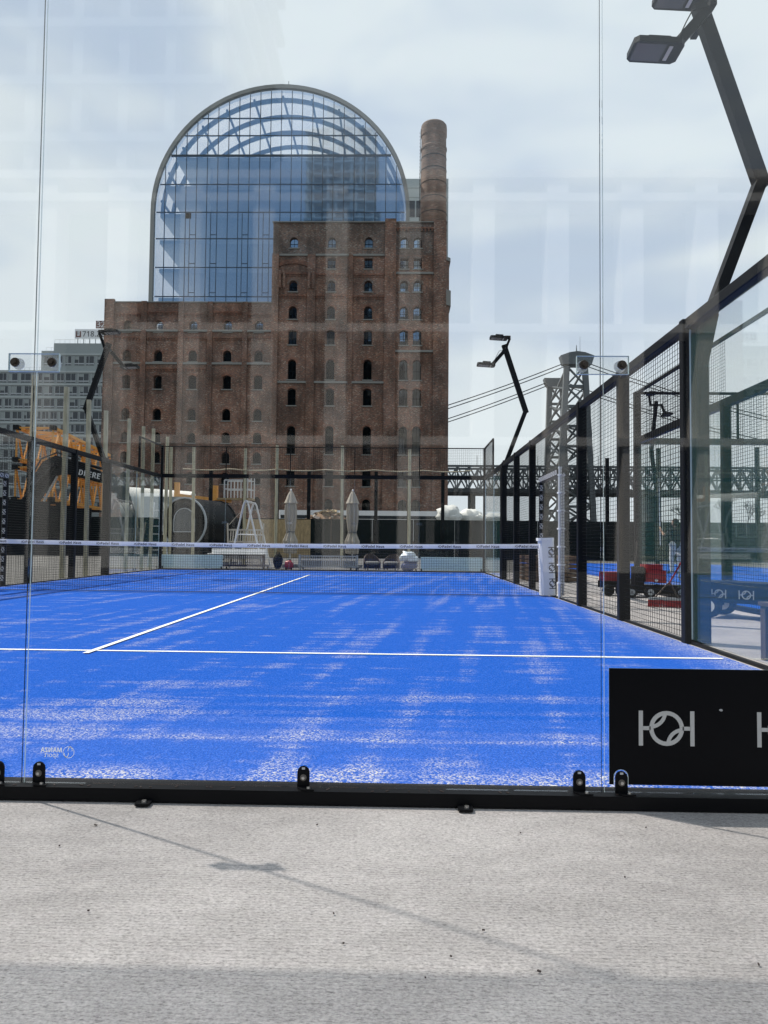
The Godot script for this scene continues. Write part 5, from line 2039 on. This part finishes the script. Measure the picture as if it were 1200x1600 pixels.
	for i in 46:
		var b := B.new()
		var a := rng.randf() * TAU
		var r := rng.randf() * 1.5
		var y := 2.85 - 0.28 * r * r + rng.randf_range(-0.15, 0.25)
		b.box(Vector3.ZERO, Vector3(rng.randf_range(0.3, 1.0), rng.randf_range(0.06, 0.2), rng.randf_range(0.1, 0.25)), Basis.from_euler(Vector3(rng.randf_range(-0.6, 0.6), rng.randf() * TAU, rng.randf_range(-0.6, 0.6))))
		part(dp, "board", b, [mats.debris_brown, mats.plywood, mats.beige_cloth, mats.brown_wood][i % 4], Vector3(cos(a) * r, y, sin(a) * r * 0.5))
	for i in 3:
		var bg := thing("bulk_bag", ["slumped white bulk bag next to the refinery corner", "white bulk bag with rumpled top, middle one of three", "white bulk bag beside the black side fence"][i], "sack", Vector3(5.8 + 1.5 * i, 0, -45.8 - 0.4 * i), 0.3 * i, "white bulk bags beyond the board fence")
		var b := B.new()
		b.cbox(Vector3(0, 1.25, 0), Vector3(1.3, 2.5, 1.2), 0.2)
		part(bg, "sack", b, mats.bag_white)
		var c := B.new()
		c.blob(Vector3(-0.1, 2.6 + 0.1 * (2 - i), 0), Vector3(0.8, 0.4 + 0.12 * (2 - i), 0.6), rng, 0.2, 16)
		c.blob(Vector3(0.25, 2.6, 0.3), Vector3(0.5, 0.3, 0.35), rng, 0.24, 14)
		part(bg, "folded_top", c, mats.bag_white)
	# bare trees by the river
	for i in 4:
		var x: float = [56.0, 61.0, 52.0, 66.0][i]
		var tr := thing("bare_tree", ["slender bare tree under the bridge deck", "forked bare tree under the bridge deck", "low bare tree under the bridge deck", "wide bare tree under the bridge deck"][i], "tree", Vector3(x, 0, -118.0 - 4.0 * i), 0.0, "bare trees below the bridge")
		var tk2 := B.new()
		tk2.tube(Vector3.ZERO, Vector3(0.1, 3.4, 0), 0.2, 0.13, 7)
		part(tr, "trunk", tk2, mats.brown_wood)
		var cr := B.new()
		twig(cr, Vector3(0.1, 3.3, 0), Vector3(0.05, 1, 0.02), 2.2 - 0.2 * i, 0.1, 5, rng)
		part(tr, "crown", cr, mats.brown_wood)

func twig(b: B, p: Vector3, d: Vector3, l: float, r: float, depth: int, rng: RandomNumberGenerator) -> void:
	var e := p + d.normalized() * l
	b.wire(p, e, r)
	if depth <= 0:
		return
	for i in 3:
		var nd := (d.normalized() + Vector3(rng.randf_range(-0.8, 0.8), rng.randf_range(-0.15, 0.5), rng.randf_range(-0.8, 0.8))).normalized()
		twig(b, e, nd, l * rng.randf_range(0.55, 0.8), maxf(r * 0.62, 0.012), depth - 1, rng)

# ---------------------------------------------------------------- machines, broom, table, cart, person beside the court
func wheel_parts(parent: Node3D, at: Vector3, r: float, w: float, rim: Material) -> void:
	var b := B.new()
	b.tube(at - Vector3(0, 0, w * 0.5), at + Vector3(0, 0, w * 0.5), r, r, 18)
	b.tube(at - Vector3(0, 0, w * 0.62), at + Vector3(0, 0, w * 0.62), r * 0.85, r * 0.85, 18)
	var o := part(parent, "wheel", b, mats.rubber)
	var c := B.new()
	c.tube(at - Vector3(0, 0, w * 0.66), at + Vector3(0, 0, w * 0.66), r * 0.55, r * 0.55, 16)
	var rr := part(o, "rim", c, rim)
	var h := B.new()
	h.tube(at - Vector3(0, 0, w * 0.72), at + Vector3(0, 0, w * 0.72), r * 0.14, r * 0.14, 8)
	part(o, "hub", h, mats.black)

func make_machines() -> void:
	var m := thing("brush_machine", "red engined sweeping machine with tall handlebars beside the court", "machine", Vector3(6.85, 0, -10.1), 0.0)
	var b := B.new()
	b.cbox(Vector3(0.05, 0.14, 0), Vector3(1.25, 0.14, 0.36), 0.02)
	part(m, "brush_bar", b, mats.black_matt)
	b = B.new()
	b.cbox(Vector3(0.0, 0.42, 0), Vector3(0.3, 0.3, 0.34), 0.03)
	b.cbox(Vector3(0.14, 0.36, 0), Vector3(0.14, 0.22, 0.3), 0.02)
	var en := part(m, "engine_cover", b, mats.red_paint)
	b = B.new()
	b.tube(Vector3(0.02, 0.3, 0.17), Vector3(0.02, 0.3, 0.2), 0.025, 0.025, 8)
	part(en, "cap", b, mats.white)
	b = B.new()
	b.cbox(Vector3(-0.24, 0.36, 0), Vector3(0.16, 0.34, 0.3), 0.03)
	b.tube(Vector3(-0.24, 0.42, 0.16), Vector3(-0.24, 0.42, 0.19), 0.06, 0.06, 12)
	part(m, "gearbox", b, mats.black)
	for x in [-0.12, 0.0]:
		b = B.new()
		b.path([Vector3(-0.3 + x, 0.42, 0.1 * x), Vector3(-0.24 + x, 0.7, -0.1), Vector3(-0.2 + x * 1.3, 0.98, -0.15)], 0.013, 6)
		part(m, "handlebar", b, mats.dark_steel)
	for x in [-0.42, -0.1, 0.42]:
		wheel_parts(m, Vector3(x, 0.1, 0.21), 0.1, 0.07, mats.metal_grey)
	b = B.new()
	arc(b, Transform3D(Basis.IDENTITY, Vector3(0.5, 0.38, 0.16)), Vector2.ZERO, 0.09, 0.025, 0, TAU, 14, 0.02)
	part(m, "hand_wheel", b, mats.metal_grey)
	b = B.new()
	b.cbox(Vector3(0.68, 0.28, 0), Vector3(0.2, 0.16, 0.26), 0.02)
	part(m, "tool_box", b, mats.red_paint)
	var r := thing("hand_roller", "small red roller with studded drum left of the sweeping machine", "machine", Vector3(6.28, 0, -10.5), 0.15)
	r.set_meta("label", "small red roller with a round studded drum behind the fence post")
	b = B.new()
	b.cbox(Vector3(-0.02, 0.34, 0), Vector3(0.34, 0.16, 0.3), 0.03)
	part(r, "cover", b, mats.red_paint)
	b = B.new()
	b.cbox(Vector3(-0.02, 0.2, 0), Vector3(0.4, 0.12, 0.28), 0.02)
	part(r, "frame", b, mats.black)
	b = B.new()
	for i in 14:
		var a := TAU * i / 14.0
		b.bar(Vector3(0.3, 0.16, 0.17), Vector3(0.3 + cos(a) * 0.15, 0.16 + sin(a) * 0.15, 0.17), 0.022, 0.022)
	b.tube(Vector3(0.3, 0.16, 0.1), Vector3(0.3, 0.16, 0.17), 0.08, 0.08, 14)
	part(r, "studded_drum", b, mats.metal_grey)
	for x in [-0.14, 0.1]:
		wheel_parts(r, Vector3(x, 0.1, 0.16), 0.1, 0.08, mats.black)
	# push broom leaning against the mesh
	var br := thing("push_broom", "wide push broom with red bristles and red handle", "broom", Vector3(6.35, 0, -8.0), -0.35)
	b = B.new()
	for i in 44:
		var x := -0.24 + 0.48 * i / 43.0
		for zz in [-0.03, 0.0, 0.03]:
			b.bar(Vector3(x, 0.105, zz), Vector3(x * 1.06 + 0.004 * sin(i * 2.3), 0.004, zz * 1.6), 0.012, 0.012)
	part(br, "bristles", b, mats.red_paint)
	b = B.new()
	b.cbox(Vector3(0, 0.12, 0), Vector3(0.5, 0.035, 0.08), 0.01)
	part(br, "head", b, mats.metal_grey)
	b = B.new()
	b.path([Vector3(-0.16, 0.13, 0), Vector3(-0.02, 0.3, -0.03), Vector3(0.04, 0.36, -0.04)], 0.012, 6)
	b.path([Vector3(0.16, 0.13, 0), Vector3(0.08, 0.3, -0.03), Vector3(0.04, 0.36, -0.04)], 0.012, 6)
	part(br, "brace", b, mats.dark_steel)
	b = B.new()
	b.tube(Vector3(0.03, 0.33, -0.035), Vector3(0.38, 0.98, -0.2), 0.013, 0.013, 8)
	part(br, "handle", b, mats.red_paint)
	# low table behind the side glass
	var tb := thing("low_table", "low dark brown wooden table outside the side glass", "table", Vector3(5.72, 0, -2.72), 0.04)
	b = B.new()
	b.cbox(Vector3(0, 0.44, 0), Vector3(0.8, 0.03, 0.8), 0.004)
	part(tb, "top", b, wood_mat("table_wood", Color(0.075, 0.052, 0.045), 55))
	b = B.new()
	for s in [-1.0, 1.0]:
		b.box(Vector3(0, 0.39, s * 0.35), Vector3(0.66, 0.07, 0.025))
		b.box(Vector3(s * 0.35, 0.39, 0), Vector3(0.025, 0.07, 0.66))
	part(tb, "apron", b, mats.table_wood)
	for x in [-0.35, 0.35]:
		for zz in [-0.35, 0.35]:
			b = B.new()
			b.cbox(Vector3(x, 0.2125, zz), Vector3(0.075, 0.425, 0.075), 0.004)
			part(tb, "leg", b, mats.table_wood)
	# hand cart
	var ct := thing("hand_cart", "black hand cart on white rimmed tyres beyond the low table", "cart", Vector3(6.75, 0, -6.55), -0.7)
	b = B.new()
	b.cbox(Vector3(0.1, 0.3, 0), Vector3(0.95, 0.22, 0.5), 0.02)
	b.cbox(Vector3(0.1, 0.43, 0), Vector3(1.05, 0.035, 0.56), 0.01)
	part(ct, "bed", b, mats.black)
	for x in [-0.28, 0.46]:
		for zz in [-0.3, 0.3]:
			wheel_parts(ct, Vector3(x, 0.145, zz), 0.145, 0.09, mats.white)
	b = B.new()
	b.path([Vector3(-0.4, 0.36, 0), Vector3(-0.62, 0.72, 0), Vector3(-0.8, 0.8, 0)], 0.014, 6)
	part(ct, "handle", b, mats.aluminium)
	var ce := B.new()
	emblem(ce, Transform3D(Basis.IDENTITY, Vector3(-0.18, 0.3, 0.2505)), 0.11, 0.003)
	emblem(ce, Transform3D(Basis.IDENTITY, Vector3(0.14, 0.3, 0.2505)), 0.11, 0.003)
	part(ct, "emblem_print", ce, mats.logo_white)
	# stacked boards
	var pb := thing("board_stack", "stack of weathered brown boards outside the mesh fence", "boards", Vector3(6.15, 0, -15.6), 0.1)
	for i in 6:
		for k in 4:
			b = B.new()
			b.box(Vector3(-0.42 + 0.28 * k, 0.06 + 0.105 * i, 0), Vector3(0.26, 0.08, 1.4))
			part(pb, "board", b, wood_mat("old_boards", Color(0.15, 0.095, 0.06), 57) if (i + k) % 3 else mats.debris_brown)
	make_person()

func make_person() -> void:
	# standing figure seen from behind, white trousers and dark top, one arm raised on a pole
	var J := {
		"hip": Vector3(0, 0.95, 0), "chest": Vector3(0.02, 1.32, -0.02), "neck": Vector3(0.02, 1.47, -0.01), "head": Vector3(0.01, 1.62, -0.03),
		"ls": Vector3(-0.18, 1.4, 0), "le": Vector3(-0.33, 1.22, -0.1), "lw": Vector3(-0.3, 1.38, -0.3), "rs": Vector3(0.2, 1.4, 0), "re": Vector3(0.28, 1.13, 0.03), "rw": Vector3(0.24, 0.9, -0.08),
		"lh": Vector3(-0.1, 0.93, 0), "lk": Vector3(-0.13, 0.5, -0.03), "la": Vector3(-0.15, 0.08, 0.02), "lt": Vector3(-0.17, 0.04, -0.16),
		"rh": Vector3(0.1, 0.93, 0), "rk": Vector3(0.15, 0.5, -0.01), "ra": Vector3(0.17, 0.08, 0.03), "rt": Vector3(0.2, 0.04, -0.15)}
	var skin := Color(0.42, 0.26, 0.19)
	var top := Color(0.012, 0.014, 0.02)
	var pants := Color(0.62, 0.61, 0.56)
	var shoe := Color(0.03, 0.03, 0.03)
	var hair := Color(0.03, 0.022, 0.018)
	var bones := [
		["hip", "chest", 0.14, 0.165, top], ["chest", "neck", 0.15, 0.07, top], ["neck", "head", 0.055, 0.06, skin], ["ls", "rs", 0.075, 0.075, top],
		["ls", "le", 0.062, 0.05, top], ["le", "lw", 0.047, 0.034, skin], ["rs", "re", 0.062, 0.05, top], ["re", "rw", 0.047, 0.034, skin],
		["lh", "lk", 0.105, 0.075, pants], ["lk", "la", 0.078, 0.062, pants], ["rh", "rk", 0.105, 0.075, pants], ["rk", "ra", 0.078, 0.062, pants],
		["la", "lt", 0.05, 0.04, shoe], ["ra", "rt", 0.05, 0.04, shoe], ["lh", "rh", 0.12, 0.12, pants]]
	var caps := []
	for q in bones:
		caps.append([J[q[0]], J[q[1]], q[2], q[3], q[4]])
	var hd: Vector3 = J.head
	caps.append([hd + Vector3(0, 0.05, 0.01), hd + Vector3(0, -0.03, -0.02), 0.1, 0.085, skin])
	caps.append([hd + Vector3(0, 0.075, 0.03), hd + Vector3(0, 0.0, 0.045), 0.095, 0.08, hair])
	caps.append([hd + Vector3(0, -0.01, -0.1), hd + Vector3(0, -0.03, -0.115), 0.016, 0.018, skin])
	for s in [-1.0, 1.0]:
		caps.append([hd + Vector3(s * 0.09, 0.01, 0), hd + Vector3(s * 0.095, -0.03, 0.0), 0.022, 0.018, skin])
	for hnd in [["lw", Vector3(0.1, 0.55, -0.3)], ["rw", Vector3(0.0, -1, -0.1)]]:
		var w: Vector3 = J[hnd[0]]
		var dir: Vector3 = (hnd[1] as Vector3).normalized()
		var side := dir.cross(Vector3(0, 0, 1)).normalized()
		caps.append([w, w + dir * 0.08, 0.036, 0.038, skin])
		for f in 4:
			var o := w + dir * 0.085 + side * (f - 1.5) * 0.021
			var l: float = [0.06, 0.072, 0.068, 0.05][f]
			caps.append([o, o + dir * l * 0.6 + Vector3(0, 0, -0.01), 0.0105, 0.01, skin])
			caps.append([o + dir * l * 0.6 + Vector3(0, 0, -0.01), o + dir * l + Vector3(0, 0, -0.03), 0.01, 0.009, skin])
		caps.append([w + dir * 0.03 - side * 0.03, w + dir * 0.075 - side * 0.065, 0.013, 0.011, skin])
	var t := thing("person", "person in white trousers and dark top holding up a thin pole", "person", Vector3(11.3, 0.0, -20.9), 0.35)
	part(t, "body", surface_nets(caps, 0.022, Vector3(-0.5, -0.03, -0.5), Vector3(0.48, 1.82, 0.3)), person_mat())
	var pole := B.new()
	pole.tube(Vector3(-0.24, 0.9, -0.42), Vector3(-0.34, 3.1, -0.36), 0.016, 0.014, 7)
	one("thin_pole", pole.mesh(), mats.white, "thin pale pole held upright by the person in white trousers", "pole", "", Vector3(11.3, 0.0, -20.9), 0.35)

func person_mat() -> StandardMaterial3D:
	var m := mat("person_surface", 1, 1, 1, 0.85)
	m.albedo_color = Color.WHITE
	m.vertex_color_use_as_albedo = true
	return m

func surface_nets(caps: Array, cell: float, lo: Vector3, hi: Vector3) -> B:
	var nx := int((hi.x - lo.x) / cell) + 2
	var ny := int((hi.y - lo.y) / cell) + 2
	var nz := int((hi.z - lo.z) / cell) + 2
	var f := PackedFloat32Array()
	f.resize(nx * ny * nz)
	f.fill(1.0)
	for c in caps:
		var a: Vector3 = c[0]
		var b: Vector3 = c[1]
		var ra: float = c[2]
		var rb: float = c[3]
		var m := maxf(ra, rb) + cell * 3.0
		var mn := a.min(b) - Vector3(m, m, m)
		var mx := a.max(b) + Vector3(m, m, m)
		var i0 := Vector3i(((mn - lo) / cell).floor()).clamp(Vector3i.ZERO, Vector3i(nx - 1, ny - 1, nz - 1))
		var i1 := Vector3i(((mx - lo) / cell).ceil()).clamp(Vector3i.ZERO, Vector3i(nx - 1, ny - 1, nz - 1))
		var ab := b - a
		var l2 := maxf(ab.length_squared(), 1e-9)
		for z in range(i0.z, i1.z + 1):
			for y in range(i0.y, i1.y + 1):
				for x in range(i0.x, i1.x + 1):
					var p := lo + Vector3(x, y, z) * cell
					var h := clampf((p - a).dot(ab) / l2, 0.0, 1.0)
					var d := (p - a - ab * h).length() - lerpf(ra, rb, h)
					var k := (z * ny + y) * nx + x
					var o := f[k]
					var s := 0.02
					var e := maxf(s - absf(o - d), 0.0) / s
					f[k] = minf(o, d) - e * e * s * 0.25
	var vid := {}
	var pos := []
	var col := []
	for z in nz - 1:
		for y in ny - 1:
			for x in nx - 1:
				var sum := Vector3.ZERO
				var cnt := 0
				var base := (z * ny + y) * nx + x
				var vals := [f[base], f[base + 1], f[base + nx], f[base + nx + 1], f[base + nx * ny], f[base + nx * ny + 1], f[base + nx * ny + nx], f[base + nx * ny + nx + 1]]
				var neg := 0
				for q in vals:
					if q < 0.0:
						neg += 1
				if neg == 0 or neg == 8:
					continue
				for e in [[0, 1], [2, 3], [4, 5], [6, 7], [0, 2], [1, 3], [4, 6], [5, 7], [0, 4], [1, 5], [2, 6], [3, 7]]:
					var va: float = vals[e[0]]
					var vb: float = vals[e[1]]
					if (va < 0.0) != (vb < 0.0):
						var tt := va / (va - vb)
						var pa := Vector3(e[0] & 1, (e[0] >> 1) & 1, e[0] >> 2)
						var pb := Vector3(e[1] & 1, (e[1] >> 1) & 1, e[1] >> 2)
						sum += pa.lerp(pb, tt)
						cnt += 1
				var p: Vector3 = lo + (Vector3(x, y, z) + sum / cnt) * cell
				vid[base] = pos.size()
				pos.append(p)
				var best := 1e9
				var bc := Color.WHITE
				for c in caps:
					var ab: Vector3 = c[1] - c[0]
					var h := clampf((p - (c[0] as Vector3)).dot(ab) / maxf(ab.length_squared(), 1e-9), 0.0, 1.0)
					var d := (p - (c[0] as Vector3) - ab * h).length() - lerpf(c[2], c[3], h)
					if d < best:
						best = d
						bc = c[4]
				col.append(bc)
	var nor := []
	for p in pos:
		nor.append(Vector3.ZERO)
	var quads := []
	for z in range(1, nz - 1):
		for y in range(1, ny - 1):
			for x in range(1, nx - 1):
				var k := (z * ny + y) * nx + x
				for axis in 3:
					var st: int = [1, nx, nx * ny][axis]
					if (f[k] < 0.0) == (f[k + st] < 0.0):
						continue
					var u: int = [nx, nx * ny, 1][axis]
					var w: int = [nx * ny, 1, nx][axis]
					var ids := [k, k - u, k - u - w, k - w]
					var ok := true
					for q in ids:
						if not vid.has(q):
							ok = false
					if not ok:
						continue
					var q4 := [vid[ids[0]], vid[ids[1]], vid[ids[2]], vid[ids[3]]]
					var out := Vector3.ZERO
					out[axis] = 1.0 if f[k] < 0.0 else -1.0
					var nn: Vector3 = (pos[q4[1]] - pos[q4[0]]).cross(pos[q4[2]] - pos[q4[0]])
					if nn.dot(out) < 0:
						nn = -nn
					for q in q4:
						nor[q] += nn
					quads.append(q4)
	var b := B.new()
	for q in quads:
		for tr in [[0, 1, 2], [0, 2, 3]]:
			var i: int = q[tr[0]]
			var j: int = q[tr[1]]
			var l: int = q[tr[2]]
			var before := b.v.size()
			b.tri(pos[i], pos[j], pos[l], nor[i].normalized(), nor[j].normalized(), nor[l].normalized())
			b.c.append(col[i])
			if b.v[before + 1] == pos[j]:
				b.c.append(col[j]); b.c.append(col[l])
			else:
				b.c.append(col[l]); b.c.append(col[j])
	return b

# ---------------------------------------------------------------- crumbs on the carpet
func make_small_things() -> void:
	var rng := RandomNumberGenerator.new()
	rng.seed = 77
	var b := B.new()
	for i in 30:
		var x := rng.randf_range(0.6, 4.4)
		var z := rng.randf_range(0.4, 1.5)
		var s := rng.randf_range(0.0015, 0.004)
		b.box(Vector3(x, 0.001, z), Vector3(s * rng.randf_range(1.0, 3.0), 0.003, s), Basis(Vector3.UP, rng.randf() * TAU))
	for i in 26:
		b.box(Vector3(rng.randf_range(1.1, 3.2), 0.0465, rng.randf_range(0.29, 0.31)), Vector3(rng.randf_range(0.004, 0.02), 0.002, 0.004), Basis(Vector3.UP, rng.randf() * TAU))
	var o := part(self, "litter", b, mats.brown_wood)
	tag(o, "small dark crumbs and leaf bits scattered on the grey carpet", "litter", "", "stuff")
